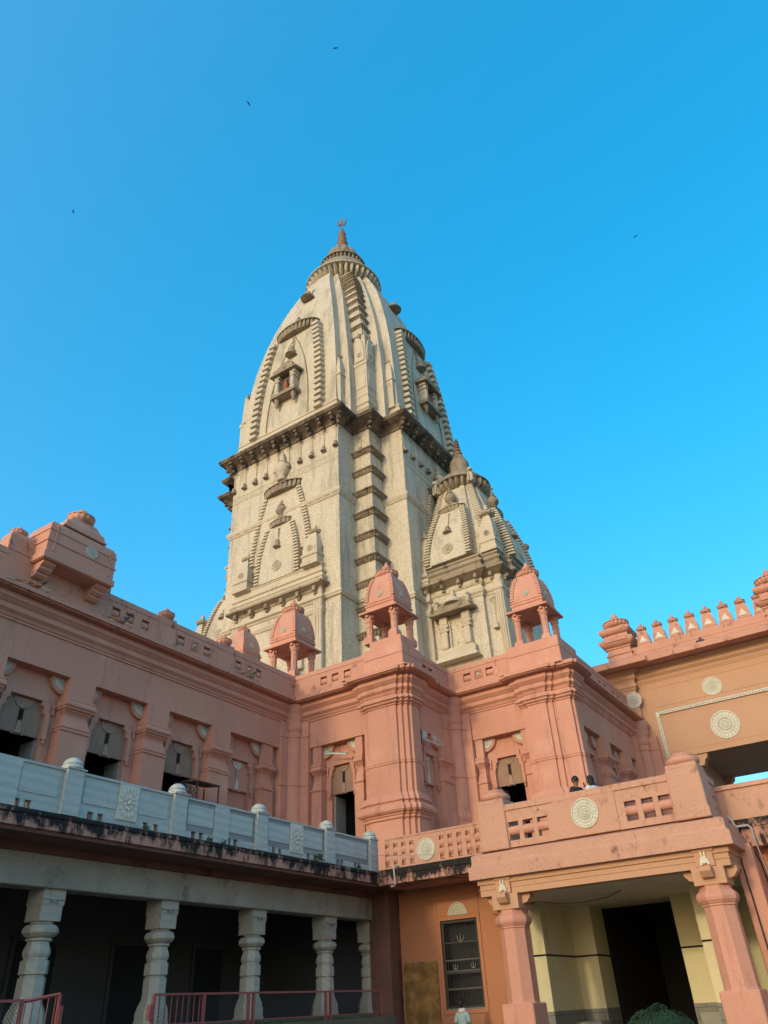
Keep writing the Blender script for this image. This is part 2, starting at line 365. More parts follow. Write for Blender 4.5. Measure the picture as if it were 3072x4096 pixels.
# frieze, cornice and roof slab follow the whole plan
obj('frieze', MB().sweep(HPATH, [(0, ZL), (0, ZC+.03), (-.85, ZC+.03), (-.85, ZL), (0, ZL)]), 'pink_paint', hall)
COR = [(-.3, ZC), (.05, ZC), (.05, 12.0), (.09, 12.03), (.13, 12.12), (.22, 12.2), (.24, 12.22), (.24, 12.30), (.19, 12.32), (.19, 12.42), (.24, 12.46), (.33, 12.56), (.36, 12.58), (.36, 12.68), (.31, 12.70), (.31, 12.80)]
obj('cornice', MB().sweep(HPATH, COR+[(-.3, 12.80)]), 'pink_paint', hall)
rs = obj('roof_slab', MB().sweep(HPATH, [(-.3, 12.79), (.60, 12.83), (.60, 12.87), (.69, 12.88), (.69, 13.04), (.60, 13.06), (.22, 13.24), (.04, 13.30), (-.6, 13.30)]), 'pink_worn', hall)
roof = [(p[0], p[1]) for p in HPATH]
roof = [(-45, -8), (XW-.2, -8), (XW-.2, Y1+.2), (XP-.2, Y1+.2), (XP-.2, Y2+.2), (XQ-.2, Y2+.2), (XQ-.2, 42.6), (-45, 42.6)]
obj('roof_deck', MB().prism_xy(roof, 12.82, 13.26), 'pink_worn', hall)
# weathered mortar crust along the top of the slab lip
def crust(path, n, z, off, name='lime_crust'):
    mb = MB()
    for (a, b) in zip(path[:-1], path[1:]):
        a = Vector(a); b = Vector(b); L = (b-a).length; d = (b-a)/L; nrm = Vector((d.y, -d.x))
        for i in range(int(L*n)):
            t = random.random()*L; w = random.uniform(.04, .16); h = random.uniform(.02, .06); c = a+d*t+nrm*(off+random.uniform(-.10, .06))
            u = d*w; v = nrm*random.uniform(.03, .08)
            mb.loft([[(*(c-u-v), z-.03), (*(c+u-v), z-.03), (*(c+u+v), z-.05), (*(c-u+v), z-.05)],
                     [(*(c-u*.5-v*.5), z+h), (*(c+u*.7-v*.4), z+h*.8), (*(c+u*.6+v*.4), z+h*.6), (*(c-u*.6+v*.5), z+h*.7)]])
    return mb
mb = crust([(XW, 5), (XW, 27.2)], 7, 13.06, .58); mb.join(crust([(-22.5, Y1), (-19.7, Y1)], 7, 13.06, .58), Matrix.Identity(4)); mb.join(crust([(-19.6, Y1-.3), (-16.2, Y1-.3)], 8, 13.06, .6), Matrix.Identity(4))
mb.join(crust([(XP, 29.8), (XP, 31.6)], 7, 13.06, .58), Matrix.Identity(4)); mb.join(crust([(-16, Y2), (-13.6, Y2)], 9, 13.06, .58), Matrix.Identity(4)); mb.join(crust([(-13.5, Y2-.3), (-10.2, Y2-.3)], 8, 13.06, .6), Matrix.Identity(4))
obj('lime_crust', mb, 'pink_worn', hall, kind='stuff')

# --- modules
def opening(k, zb, zt=9.70): return [(-.84*k, zb), (-.84*k, 9.16), (-.80*k, 9.24), (-.74*k, 9.28), (-.74*k, 9.42), (-.70*k, 9.50), (-.62*k, 9.54), (-.62*k, zt), (.62*k, zt), (.62*k, 9.54), (.70*k, 9.50), (.74*k, 9.42), (.74*k, 9.28), (.80*k, 9.24), (.84*k, 9.16), (.84*k, zb)]
BAYC = {}
def bay_meshes(hw, blind):
    key = (round(hw, 3), blind)
    if key in BAYC: return BAYC[key]
    k = min(1.0, hw/1.28) if hw < 1.28 else 1.0
    k = max(k, .62)
    d = {}
    op = opening(k, ZF-.4)
    mb = MB(); mb.prism_xz([(-hw-.05, ZF-.4), (-hw-.05, ZL+.05), (hw+.05, ZL+.05), (hw+.05, ZF-.4)]+list(reversed(op)), .15, .5)
    fo = [(-1.0*k, 8.42), (-1.0*k, 9.30), (-.93*k, 9.36), (-.93*k, 9.60), (-.84*k, 9.66), (-.84*k, 9.92), (.84*k, 9.92), (.84*k, 9.66), (.93*k, 9.60), (.93*k, 9.36), (1.0*k, 9.30), (1.0*k, 8.42)]
    mb.prism_xz(fo+list(reversed(opening(k, 8.42))), .06, .152)
    for s in (-1, 1):
        for z0, z1, w in ((9.30, 9.42, .05), (9.42, 9.56, .03), (9.56, 9.66, .055)): mb.box(s*1.10*k-w, s*1.10*k+w, .07, .152, z0, z1)
        mb.lathe([(.01, 8.22), (.05, 8.26), (.06, 8.30), (.04, 8.34), (.075, 8.38), (.09, 8.44)], 8, s*.93*k, .07)
    d['bay'] = mb.mesh('window_bay', 'pink_paint', 40)
    z0 = 8.45
    sp = [(-.84*k, z0)]+opening(k, z0)[1:-1]+[(.84*k, z0), (.22*k, z0), (.19*k, z0+.06), (.15*k, z0-.03), (-.15*k, z0-.03), (-.19*k, z0+.06), (-.22*k, z0)]
    mb = MB(); mb.prism_xz(sp, .24, .32)
    for s in (-1, 1): mb.box(s*.20*k-.035, s*.20*k+.035, .20, .25, z0-.05, z0+.04)
    d['screen'] = mb.mesh('screen', 'pink_paint' if blind else 'screen_stone')
    rl = MB(); rr = .36*k
    rl.join(medallion(rr, 22, False, math.pi, 2*math.pi), Matrix.Translation((0, .24, 9.66)))
    ch = MB(); zz = 9.66-rr-.02; l = zz-8.88
    for i in range(5):
        z = zz-l*(i+.5)/5
        for sx in (-1, 1):
            ch.box(sx*.055*k-.028, sx*.055*k+.028, .20, .25, z-.012+.03, z+.05); ch.box(sx*.055*k-.028, sx*.055*k+.028, .20, .25, z-.06, z-.02)
        ch.box(-.03, .03, .20, .25, z-.03, z+.03)
    d['beads'] = ch.mesh('bead_chain', 'marble_white' if blind else 'black_stripe')
    d['rosette'] = rl.mesh('half_rosette', 'marble_white' if blind else 'screen_relief', 40); rl = MB()
    bl = [(-.05, 8.88), (.05, 8.88), (.085, 8.72), (.10, 8.55), (.13, 8.46), (-.13, 8.46), (-.10, 8.55), (-.085, 8.72)]
    rl.prism_xz(bl, .19, .25)
    d['relief'] = rl.mesh('bell_relief', 'marble_white' if blind else 'screen_relief', 40)
    mb = MB(); a, b = .84*k, 2.6
    if blind:
        mb.box(-a-.02, a+.02, .40, .5, ZF-.4, 8.6)
        d['recess'] = mb.mesh('blind_panel', 'pink_paint')
    else:
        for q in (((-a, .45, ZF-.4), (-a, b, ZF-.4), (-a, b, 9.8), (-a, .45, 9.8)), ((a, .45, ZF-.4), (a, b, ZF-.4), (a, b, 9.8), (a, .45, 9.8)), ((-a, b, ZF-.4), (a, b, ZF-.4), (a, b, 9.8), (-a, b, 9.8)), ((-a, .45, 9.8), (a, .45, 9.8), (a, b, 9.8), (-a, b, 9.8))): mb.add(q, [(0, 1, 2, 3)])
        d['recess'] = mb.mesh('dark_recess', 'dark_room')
        mb = MB()
        for s in (-1, 1): mb.box(s*(a-.03)-.045, s*(a-.03)+.045, .33, 1.1, ZF-.4, 8.40)
        d['jamb'] = mb.mesh('marble_jamb', 'stone_sill')
    for nm, a0, a1 in (('ml', -math.pi/2, 0), ('mr', math.pi, 1.5*math.pi)):
        mb = MB(); ring_sector(mb, [(.58, -.16), (.58, .02), (.55, .04), (.47, .04), (.45, .0), (.45, -.1)], a0, a1, 12)
        d['r'+nm] = mb.mesh('roundel_ring', 'pink_paint', 40)
        d[nm] = medallion(.45, 24, False, a0, a1).mesh('roundel', 'marble_white', 40)
    BAYC[key] = d; return d
OFF = .30            # the bays sit back from the plane of the frieze
def bay(M0, xcen, hw, blind=False, rings=True, off=OFF):
    d = bay_meshes(hw, blind); M = M0 @ Matrix.Translation((xcen, off, 0))
    p = put('window_bay', d['bay'], hall, M)
    put('stone_screen' if not blind else 'blind_screen', d['screen'], p, M); put('bell_relief', d['relief'], p, M); put('half_rosette', d['rosette'], p, M)
    if d['beads']: put('bead_chain', d['beads'], p, M)
    put('recess', d['recess'], p, M)
    if 'jamb' in d: put('marble_jamb', d['jamb'], p, M)
    if rings:
        for s, nm in ((-1, 'ml'), (1, 'mr')):
            Q = M @ Matrix.Translation((s*hw, .02, ZL)); put('roundel_ring', d['r'+nm], p, Q); put('roundel', d[nm], p, Q)
    return p
PIL = [(ZF-.5, .57, .24), (8.72, .57, .24), (8.74, .60, .27), (8.80, .60, .27), (8.81, .575, .25), (8.84, .575, .25), (8.85, .60, .27), (8.90, .60, .27), (8.92, .56, .24), (9.05, .54, .22), (9.22, .49, .18), (9.32, .47, .17), (9.40, .50, .2), (9.46, .54, .24), (9.50, .545, .25), (9.52, .59, .29), (9.57, .60, .30), (9.62, .635, .34), (9.70, .635, .34), (9.80, .59, .30), (9.81, .60, .31), (9.85, .60, .31), (9.87, .57, .28), (9.91, .57, .28), (9.92, .53, .25), (ZL, .53, .25), (ZL, .535, .02)]
PIL = [(z, w, d*1.55) for z, w, d in PIL]
pil_big = loft_rect(MB(), PIL).mesh('pilaster', 'pink_paint')
def pil_small(w):
    mb = MB(); loft_rect(mb, [(ZF-.5, w*1.15, .14), (8.60, w*1.15, .14), (8.62, w*1.25, .17), (8.68, w*1.25, .17), (8.69, w*1.1, .13), (8.9, w*1.0, .12), (9.1, w*.85, .08), (9.3, w*.85, .09), (9.42, w*1.05, .14), (9.5, w*1.2, .18), (9.52, w*1.3, .2), (9.62, w*1.3, .2), (9.70, w*1.12, .16), (9.72, w*1.18, .17), (9.82, w*1.18, .17), (9.84, w, .12), (ZL, w, .12), (ZL, w*1.01, .02)])
    mb.v = [(p[0], p[1]*1.9 if p[1] < 0 else p[1], p[2]) for p in mb.v]
    return mb.mesh('pilaster', 'pink_paint')
ps_mid = pil_small(.25); ps_34 = pil_small(.34); ps_20 = pil_small(.20)
ML = at(XW, 0, 0, 90); M1 = at(0, Y1, 0, 0); MS1 = at(XP, 0, 0, 90); M2 = at(0, Y2, 0, 0); MS2 = at(XQ, 0, 0, 90)
def wall_piece(M, x0, x1): obj('wall', MB().box(x0, x1, OFF, OFF+.5, ZF-.5, ZL+.02), 'pink_paint', hall, M)
pys = [-2.14, 1.48, 5.10, 8.72, 12.34, 15.95, 19.57, 23.13]
for y in pys:
    wall_piece(ML, y-.54, y+.54); put('pilaster', pil_big, hall, ML @ Matrix.Translation((y, OFF, 0)))
for a, b in zip(pys[2:-1], pys[3:]): bay(ML, (a+b)/2, (b-a)/2-.53)
for a, b in zip(pys[:2], pys[1:3]): bay(ML, (a+b)/2, (b-a)/2-.53, True)
bay(ML, 24.81, 1.15, True); put('pilaster', ps_34, hall, ML @ Matrix.Translation((26.3, OFF, 0))); wall_piece(ML, 25.96, Y1+.5)
wall_piece(M1, XW-.3, -21.66); put('pilaster', ps_mid, hall, M1 @ Matrix.Translation((-21.92, OFF, 0))); bay(M1, -20.70, .96)
put('pilaster', ps_20, hall, M1 @ Matrix.Translation((-19.50, OFF, 0))); wall_piece(M1, -19.74, -18.9)
wall_piece(MS1, 28.9, 29.28); bay(MS1, 30.02, .74, True, off=.0); put('pilaster', ps_34, hall, MS1 @ Matrix.Translation((31.1, .1, 0))); wall_piece(MS1, 30.76, Y2+.5)
wall_piece(M2, XP-.3, -15.34); put('pilaster', ps_20, hall, M2 @ Matrix.Translation((-15.54, OFF, 0))); bay(M2, -14.33, 1.01)
put('pilaster', ps_20, hall, M2 @ Matrix.Translation((-13.12, OFF, 0))); wall_piece(M2, -13.32, -12.9)
wall_piece(MS2, 33.2, 34.6); bay(MS2, 35.33, .73, True)
for y in (36.6, 39.9): wall_piece(MS2, y-.54, y+.54); put('pilaster', pil_big, hall, MS2 @ Matrix.Translation((y, OFF, 0)))
bay(MS2, 38.25, 1.11, True); bay(MS2, 41.2, .76, True); wall_piece(MS2, 41.96, 43.0)
# round columns in the inner corners, with flat strips each side
for cx, cy in ((XW, Y1), (XP, Y2), (XQ+.1, 42.7)):
    mb = MB(); mb.lathe([(.40, ZF-.5), (.40, 6.6), (.50, 6.66), (.54, 6.9), (.46, 7.0), (.52, 7.2), (.40, 7.5), (.40, 8.95), (.435, 8.97), (.435, 9.03), (.40, 9.05), (.40, 11.2), (.44, 11.22), (.46, 11.35), (.43, 11.38), (.43, 11.48), (.47, 11.52), (.50, 11.68), (.46, 11.72), (.46, 12.0), (.52, 12.1), (.56, 12.3), (.50, 12.36), (.62, 12.6), (.60, 12.8)], 20, cx+.16, cy-.16)
    cc = obj('corner_column', mb, 'pink_paint', hall, smooth=35)
    mb = MB(); mb.box(cx-.5, cx+.14, cy-1.02, cy-.40, ZF-.5, ZC+.02); mb.box(cx+.40, cx+1.02, cy-.14, cy+.5, ZF-.5, ZC+.02)
    for z0, z1, e in ((8.95, 9.05, .03), (11.2, 11.26, .03), (6.66, 7.3, .08)):
        mb.box(cx, cx+.14+e, cy-1.02-e, cy-.40, z0, z1); mb.box(cx+.40, cx+1.02+e, cy-.14-e, cy, z0, z1)
    obj('corner_strips', mb, 'pink_paint', cc)

# --- parapet with pierced slots
bal_lay = MB(); bal_lay.join(MB().lathe([(.13, -.2), (.17, -.16), (.17, .16), (.13, .2)], 14), Matrix.Rotation(R_(90), 4, 'Y')); bal_lay = bal_lay.mesh('baluster', 'pink_paint', 40)
flower = MB(); 
for s, y in ((.24, -.03), (.17, -.055)): [flower.box(-s, s, y, .02, s-.035, s), flower.box(-s, s, y, .02, -s, -s+.035), flower.box(-s, -s+.035, y, .02, -s+.035, s-.035), flower.box(s-.035, s, y, .02, -s+.035, s-.035)]
flower_m = flower.mesh('square_frame', 'pink_paint')
stud_m = MB().loft([[(-.075, -.02, -.075), (.075, -.02, -.075), (.075, -.02, .075), (-.075, -.02, .075)], [(-.03, -.08, -.03), (.03, -.08, -.03), (.03, -.08, .03), (-.03, -.08, .03)]]).mesh('stud', 'marble_white')
def parapet(M, x0, x1, slots=(), flowers=(), z0=13.28, z1=14.5, d=.46):
    sw, sz0, sz1 = .20, 13.62, 14.04
    mb = MB(); mb.box(x0, x1, 0, d, z0, sz0); mb.box(x0, x1, .0, d, sz1, 14.24); mb.box(x0, x1, .012, d, 14.24, 14.265); mb.box(x0, x1, -.015, d+.02, 14.265, z1)
    xs = sorted(slots); e = [x0]+[v for s in xs for v in (s-sw, s+sw)]+[x1]
    for a, b in zip(e[0::2], e[1::2]):
        if b-a > .01: mb.box(a, b, 0.004, d-.004, sz0, sz1)
    p = obj('parapet', mb, 'pink_worn', hall, M)
    for s in xs: put('baluster', bal_lay, p, M @ Matrix.Translation((s, .19, (sz0+sz1)/2)))
    for f_ in flowers: put('square_frame', flower_m, p, M @ Matrix.Translation((f_, 0, 13.84))); put('stud', stud_m, p, M @ Matrix.Translation((f_, 0, 13.84)))
def finial_mb(z, R, n=12):
    mb = MB(); mb.lathe([(R*.85, z), (R*.9, z+.03)], 12); amalaka(mb, z+.03, R*1.08, R*.78, n, amp=.09); mb.lathe([(R*.3, z+.74*R), (R*.26, z+.86*R), (R*.42, z+1.05*R), (R*.42, z+1.22*R), (R*.26, z+1.38*R), (.02, z+1.6*R)], 12); return mb
def parapet_post(M, x, w, z1=14.56, R=.34, fin=True):
    mb = MB(); mb.box(x-w, x+w, -.06, .36, 13.28, 14.18); mb.box(x-w+.012, x+w-.012, -.045, .34, 14.18, 14.21); mb.box(x-w, x+w, -.06, .36, 14.21, z1)
    p = obj('parapet_post', mb, 'pink_worn', hall, M)
    if fin: obj('finial', finial_mb(z1, R), 'pink_paint', p, M @ Matrix.Translation((x, .15, 0)), 40)
parapet(ML, -8, 12.0, (10.5, 11.4, 8.0, 7.2)); parapet(ML, 16.4, 19.05, (16.85, 17.55, 18.35)); parapet_post(ML, 19.5, .45)
parapet(ML, 19.95, 22.58, (20.35, 21.9), (21.12,)); parapet_post(ML, 23.06, .48); parapet(ML, 23.54, Y1+.3, (23.95, 25.35), (24.65,))
parapet(M1, XW+.001, -18.9, (-21.45, -20.75, -20.02)); parapet(MS1, 29.6, Y2+.3, (30.05, 30.65)); parapet(M2, XP+.001, -13.3, (-15.72, -14.46), (-15.09,)); parapet(MS2, 34.6, 42.6, (35.4, 36.2, 38, 38.8, 40.2, 41))
# the closed balcony block that stands out from the parapet of the long wing
jb = [(14.30, 1.50), (14.34, 1.56), (14.58, 1.56), (14.62, 1.50), (14.66, 1.50), (15.05, 1.50), (15.06, 1.54), (15.12, 1.54), (15.13, 1.50), (15.52, 1.50), (15.53, 1.53), (15.58, 1.53), (15.59, 1.50), (15.80, 1.48), (15.95, 1.40), (16.05, 1.22)]
mb = MB().loft([[(14.40-w, -.75-(w-1.5), z), (14.40+w, -.75-(w-1.5), z), (14.40+w, .6, z), (14.40-w, .6, z)] for z, w in jb])
jk = obj('balcony_block', mb, 'pink_paint', hall, ML)
for q in (13.15, 15.58): obj('pilaster_strip', MB().box(q, q+.07, -.78, -.70, 14.66, 15.80), 'pink_paint', jk, ML)
obj('medallion', medallion(.26, 16, True), 'marble_white', jk, ML @ Matrix.Translation((14.75, -.76, 15.36)), 40)
mb = MB().loft([[(14.40-w, -.70+e, z), (14.40+w, -.70+e, z), (14.40+w, .45-e, z), (14.40-w, .45-e, z)] for z, w, e in ((16.0, .98, -.02), (16.08, .98, -.02), (16.12, .90, .03), (16.30, .86, .05), (16.42, .70, .12), (16.62, .55, .18), (16.68, .45, .22))])
rf = obj('balcony_roof', mb, 'pink_paint', jk, ML)
obj('finial', finial_mb(16.64, .50, 14), 'pink_paint', jk, ML @ Matrix.Translation((14.4, -.15, 0)), 65)
for s in (-1, 1):
    mb = MB()
    for z0, z1, d in ((14.12, 14.30, .62), (13.94, 14.12, .46), (13.76, 13.94, .28)):
        c = 14.4+s*1.15; mb.loft([[(c-.26, -d, z1), (c+.26, -d, z1), (c+.26, .1, z1), (c-.26, .1, z1)], [(c-.26, -d, (z0+z1)/2), (c+.26, -d, (z0+z1)/2), (c+.26, .1, z0), (c-.26, .1, z0)], [(c-.26, -d+.12, z0), (c+.26, -d+.12, z0), (c+.26, .1, z0-.01), (c-.26, .1, z0-.01)]])
    obj('bracket', mb, 'pink_paint', jk, ML)
mb = MB(); mb.box(12.0, 16.42, .0, .5, 13.27, 14.6); mb.loft([[(11.9, -.02, 14.5), (12.9, -.02, 14.5), (12.9, .6, 14.5), (11.9, .6, 14.5)], [(11.9, -.02, 15.1), (12.9, -.02, 15.1), (12.9, .6, 15.1), (11.9, .6, 15.1)], [(12.0, .05, 15.28), (12.85, .05, 15.28), (12.85, .55, 15.28), (12.0, .55, 15.28)]])
mb.loft([[(15.95, -.02, 14.5), (16.42, -.02, 14.5), (16.42, .6, 14.5), (15.95, .6, 14.5)], [(15.95, -.02, 15.08), (16.42, -.02, 15.08), (16.42, .6, 15.08), (15.95, .6, 15.08)], [(15.95, .05, 15.25), (16.36, .05, 15.25), (16.36, .55, 15.25), (15.95, .55, 15.25)]])
obj('balcony_shoulder', mb, 'pink_worn', jk, ML)
for y in (12.35, 16.05): obj('finial', finial_mb(15.26, .30, 12), 'pink_paint', jk, ML @ Matrix.Translation((y, .35, 0)), 40)
# pedestals under the roof pavilions on the two outer corners
for (xa, xb, ya, yb, zt, bl) in ((-18.88, XP+.12, Y1-.22, 29.62, 14.55, (-18.62, XP-.02, Y1-.05, 29.3, 15.02)), (-13.3, XQ+.12, Y2-.22, 34.6, 14.62, None)):
    mb = MB(); mb.bbox(xa, xb, ya, yb, 13.27, zt-.55, .02); mb.bbox(xa, xb, ya, yb, zt-.54, zt, .02)
    if bl: mb.bbox(bl[0], bl[1], bl[2], bl[3], zt-.02, bl[4], .03)
    obj('pavilion_pedestal', mb, 'pink_paint', hall)

# --- crocodile-headed spouts along the slab
def gargoyle(y):
    M = at(XW+.52, y, 13.06, 162, .92)
    mb = MB()
    ring = lambda y, z, a, b: [(a*math.cos(t), y, z+b*math.sin(t)) for t in [2*math.pi*i/10 for i in range(10)]]
    mb.loft([ring(1.15, .06, .05, .04), ring(.85, .08, .10, .08), ring(.6, .10, .14, .12), ring(.35, .12, .18, .15), ring(.15, .14, .22, .17), ring(-.05, .16, .21, .17), ring(-.18, .17, .18, .15)])
    for i in range(44):
        t = random.uniform(-.1, 3.2); yy = random.uniform(-.1, 1.0); r = .2-.13*max(0, yy-.2)
        mb.ball((r*math.cos(t), yy, .13+r*.8*math.sin(t)), (.05, .07, .045), 6, 4)
    g = obj('spout_head', mb, 'gargoyle_paint', hall, M, 50)
    up = MB().loft([[(x*w, y, z+h*e) for x, e in ((-1, 0), (-.7, 1), (.7, 1), (1, 0))] for y, z, w, h in ((-.06, .20, .18, .14), (-.22, .30, .16, .12), (-.36, .44, .13, .10), (-.44, .58, .09, .07), (-.42, .66, .04, .04))])
    obj('upper_jaw', up, 'gargoyle_dark', g, M, 50)
    lo = MB().loft([[(x*w, y, z-h*e) for x, e in ((-1, 0), (-.7, 1), (.7, 1), (1, 0))] for y, z, w, h in ((-.10, .12, .17, .14), (-.28, .08, .15, .12), (-.44, .07, .11, .09), (-.54, .12, .05, .05))])
    obj('lower_jaw', lo, 'pink_paint', g, M, 50)
    lip = MB().tube([(-.15, -.12, .13), (-.14, -.30, .09), (-.09, -.45, .08), (0, -.55, .13), (.09, -.45, .08), (.14, -.30, .09), (.15, -.12, .13)], .025, 6)
    obj('lip', lip, 'marble_white', g, M, 50)
for y in (5.6, 9.3, 13.0, 16.75, 24.2): gargoyle(y)

# ------------------------------------------------------------------ small domed pavilions on the roof
def pavilion(cx, cy, zb, label, e=1.12, ze=16.50):
    t = thing('roof_pavilion', label, 'pavilion', (cx, cy, zb), 'domed roof pavilions')
    M = at(cx, cy, 0)
    for sx in (-1, 1):
        for sy in (-1, 1):
            mb = MB(); x, y = sx*.72, sy*.72; zc = ze-.30
            mb.bbox(x-.24, x+.24, y-.24, y+.24, zb, zb+.34, .02)
            mb.loft([[(x-.22, y-.22, zb+.34), (x+.22, y-.22, zb+.34), (x+.22, y+.22, zb+.34), (x-.22, y+.22, zb+.34)], [(x-.15, y-.15, zb+.46), (x+.15, y-.15, zb+.46), (x+.15, y+.15, zb+.46), (x-.15, y+.15, zb+.46)]])
            mb.lathe([(.175, zb+.44), (.175, zc-.42), (.195, zc-.41), (.195, zc-.37), (.175, zc-.36), (.175, zc-.16), (.21, zc-.13), (.225, zc-.06), (.19, zc)], 8, x, y, rot=R_(22.5))
            mb.box(x-.17, x+.17, y-.17, y+.17, zc, ze); mb.box(x-.27, x+.27, y-.08, y+.08, zc+.12, ze); mb.box(x-.08, x+.08, y-.27, y+.27, zc+.12, ze)
            obj('column', mb, 'pink_paint', t, M)
    sq = lambda h, z: [(-h, -h, z), (h, -h, z), (h, h, z), (-h, h, z)]
    obj('eave', MB().loft([sq(e-.35, ze), sq(e, ze-.04), sq(e, ze+.05), sq(e-.25, ze+.20), sq(.86, ze+.22)]), 'pink_paint', t, M)
    prof = [(.84, .20), (.84, .36), (.88, .38), (.90, .43), (.88, .48), (.84, .50), (.82, .53), (.86, .56), (.86, .62), (.82, .66)]
    dome = [(.81, .66), (.80, .9), (.775, 1.15), (.735, 1.4), (.68, 1.65), (.61, 1.88), (.53, 2.08), (.50, 2.14), (.46, 2.18)]
    d = obj('dome', MB().loft([sq(h, ze+z) for h, z in prof+dome]), 'pink_paint', t, M)
    for sx in (-1, 1):
        for sy in (-1, 1):
            mb = MB(); n = 9
            for i in range(n):
                z0 = .70+1.40*i/n; z1 = z0+1.40/n*.78
                f = lambda z: [a[0]+(b[0]-a[0])*(z-a[1])/(b[1]-a[1]) for a, b in zip(dome[:-1], dome[1:]) if a[1] <= z <= b[1]][0]
                a, b = f(z0)+.05, f(z1)+.06; w = .19
                q = lambda h, z: [(sx*(h-w), sy*(h-w), ze+z), (sx*h, sy*(h-w), ze+z), (sx*h, sy*h, ze+z), (sx*(h-w), sy*h, ze+z)]
                mb.loft([q(a, z0), q(b, z1)])
            obj('corner_ridge', mb, 'pink_paint', d, M)
    for rz in (0, 90, 180, 270): obj('medallion', medallion(.17, 14, True), 'marble_white', d, M @ Matrix.Rotation(R_(rz), 4, 'Z') @ Matrix.Translation((0, -.80, ze+1.0)) @ Matrix.Rotation(R_(-3), 4, 'X'), 40)
    mb = MB(); mb.lathe([(.40, ze+2.14), (.40, ze+2.2)], 16); amalaka(mb, ze+2.16, .62, .36, 18, amp=.09)
    mb.lathe([(.24, ze+2.46), (.26, ze+2.54), (.20, ze+2.60), (.14, ze+2.64), (.22, ze+2.72), (.24, ze+2.80), (.15, ze+2.90), (.09, ze+2.96), (.11, ze+3.02), (.01, ze+3.16)], 12)
    obj('finial', mb, 'pink_paint', t, M, 65)
    return t
pavilion(-24.27, 29.0, 14.52, 'pink domed pavilion standing in the inner roof corner beside the long left wing')
pavilion(-18.0, 29.0, 15.0, 'pink domed pavilion on the corner pier in front of the tower middle rib', ze=16.62)
pavilion(-12.05, 33.55, 14.60, 'rightmost pink domed pavilion, on the corner pier before the smaller tower', ze=16.55)
# the low dome half hidden behind the parapet
def low_dome(cx, cy, z):
    t = thing('roof_dome', 'small stained pink dome peeping over the left wing parapet, with a black scuffed side', 'dome', (cx, cy, z), 'domed roof pavilions'); M = at(cx, cy, z, 0, .82)
    sq = lambda h, zz: [(-h, -h, zz), (h, -h, zz), (h, h, zz), (-h, h, zz)]
    d = obj('dome', MB().loft([sq(.95, -6.1), sq(.95, 0), sq(1.0, .04), sq(1.0, .14), sq(.92, .18), sq(.95, .22), sq(.95, .30), sq(.90, .34), sq(.90, .7), sq(.84, 1.1), sq(.72, 1.5), sq(.55, 1.85), sq(.45, 1.98)]), 'pink_worn', t, M)
    for rz in (0, 90): obj('swastika', swastika(MB(), .17, .05, -.03, .02), 'marble_white', d, M @ Matrix.Rotation(R_(rz), 4, 'Z') @ Matrix.Translation((0, -.90, .72)))
    mb = MB(); amalaka(mb, 1.96, .50, .32, 16); mb.lathe([(.24, 2.24), (.2, 2.34), (.13, 2.38), (.2, 2.46), (.17, 2.56), (.02, 2.8)], 12); obj('finial', mb, 'pink_paint', t, M, 40)
low_dome(-29.9, 31.0, 18.3)

# ------------------------------------------------------------------ lower marble gallery on the left
gal = thing('marble_gallery', 'grey marble gallery with bulbous columns and a bluish marble balustrade, lower left', 'gallery', (-18, 14, GROUND))
GX, GY0, GY1 = -16.0, -6.0, 24.05
slab = MB().sweep([(GX, GY0), (GX, GY1)], [(-1.2, 3.80), (-.03, 3.78), (-.0, 3.79), (-.0, 4.01), (-.03, 4.02), (-.03, 4.05), (.0, 4.06), (.0, 4.12), (-.05, 4.17), (-7.5, 4.17)])
obj('floor_slab', slab, 'pink_mould', gal)
obj('soffit', MB().box(-23.3, GX-.08, GY0, 26.0, 3.70, 3.81), 'pink_shade_stain', gal)
obj('beam', MB().bbox(-17.75, -17.16, GY0, 25.55, 2.83, 3.53, .02), 'concrete', gal)
obj('beam_moulding', MB().box(-17.7, -17.10, GY0, 25.5, 3.53, 3.72), 'pink_shade_stain', gal)
colm = MB(); OCT = R_(22.5)
colm.lathe([(.46, .02), (.46, .12), (.44, .14), (.44, .30), (.40, .42), (.32, .58), (.31, .66), (.31, 1.05), (.27, 1.07), (.27, 1.10), (.32, 1.12), (.32, 1.38), (.27, 1.40), (.27, 1.44), (.30, 1.48), (.315, 1.55), (.29, 1.63), (.25, 1.72), (.25, 1.76), (.30, 1.78), (.30, 1.82), (.26, 1.83), (.35, 1.87), (.41, 1.94), (.415, 2.0), (.37, 2.08), (.27, 2.12), (.25, 2.13), (.25, 2.17)], 8, 0, 0, rot=OCT)
colm.box(-.28, .28, -.28, .28, 2.17, 2.50); colm.box(-.30, .30, -.30, .30, 2.515, 2.83); colm.box(-.29, .29, -.29, .29, 2.49, 2.52)
col_me = colm.mesh('column', 'column_marble', 30)
carve = MB()
for s in (-1, 1): carve.box(s*.20-.10, s*.20+.10, -.325, -.295, 2.60, 2.625); carve.box(s*.10-.012, s*.10+.012, -.325, -.295, 2.53, 2.62)
carve.prism_xz([(-.08, 2.62), (.08, 2.62), (.05, 2.55), (0, 2.53), (-.05, 2.55)], -.325, -.295)
carve_me = carve.mesh('carving', 'marble_grey')
for k in range(-5, 5):
    y = 19.35+3.62*(k-1)+.02
    if y > 24 or y < -5: continue
    c = put('column', col_me, gal, at(-17.57, y, 0)); put('carving', carve_me, c, at(-17.57, y, 0, 90))
c = put('column', col_me, gal, at(-17.57, 25.6, 0))
obj('plinth', MB().box(-23.3, -17.0, GY0, 26.0, GROUND-.1, .03), 'grey_plinth', gal)
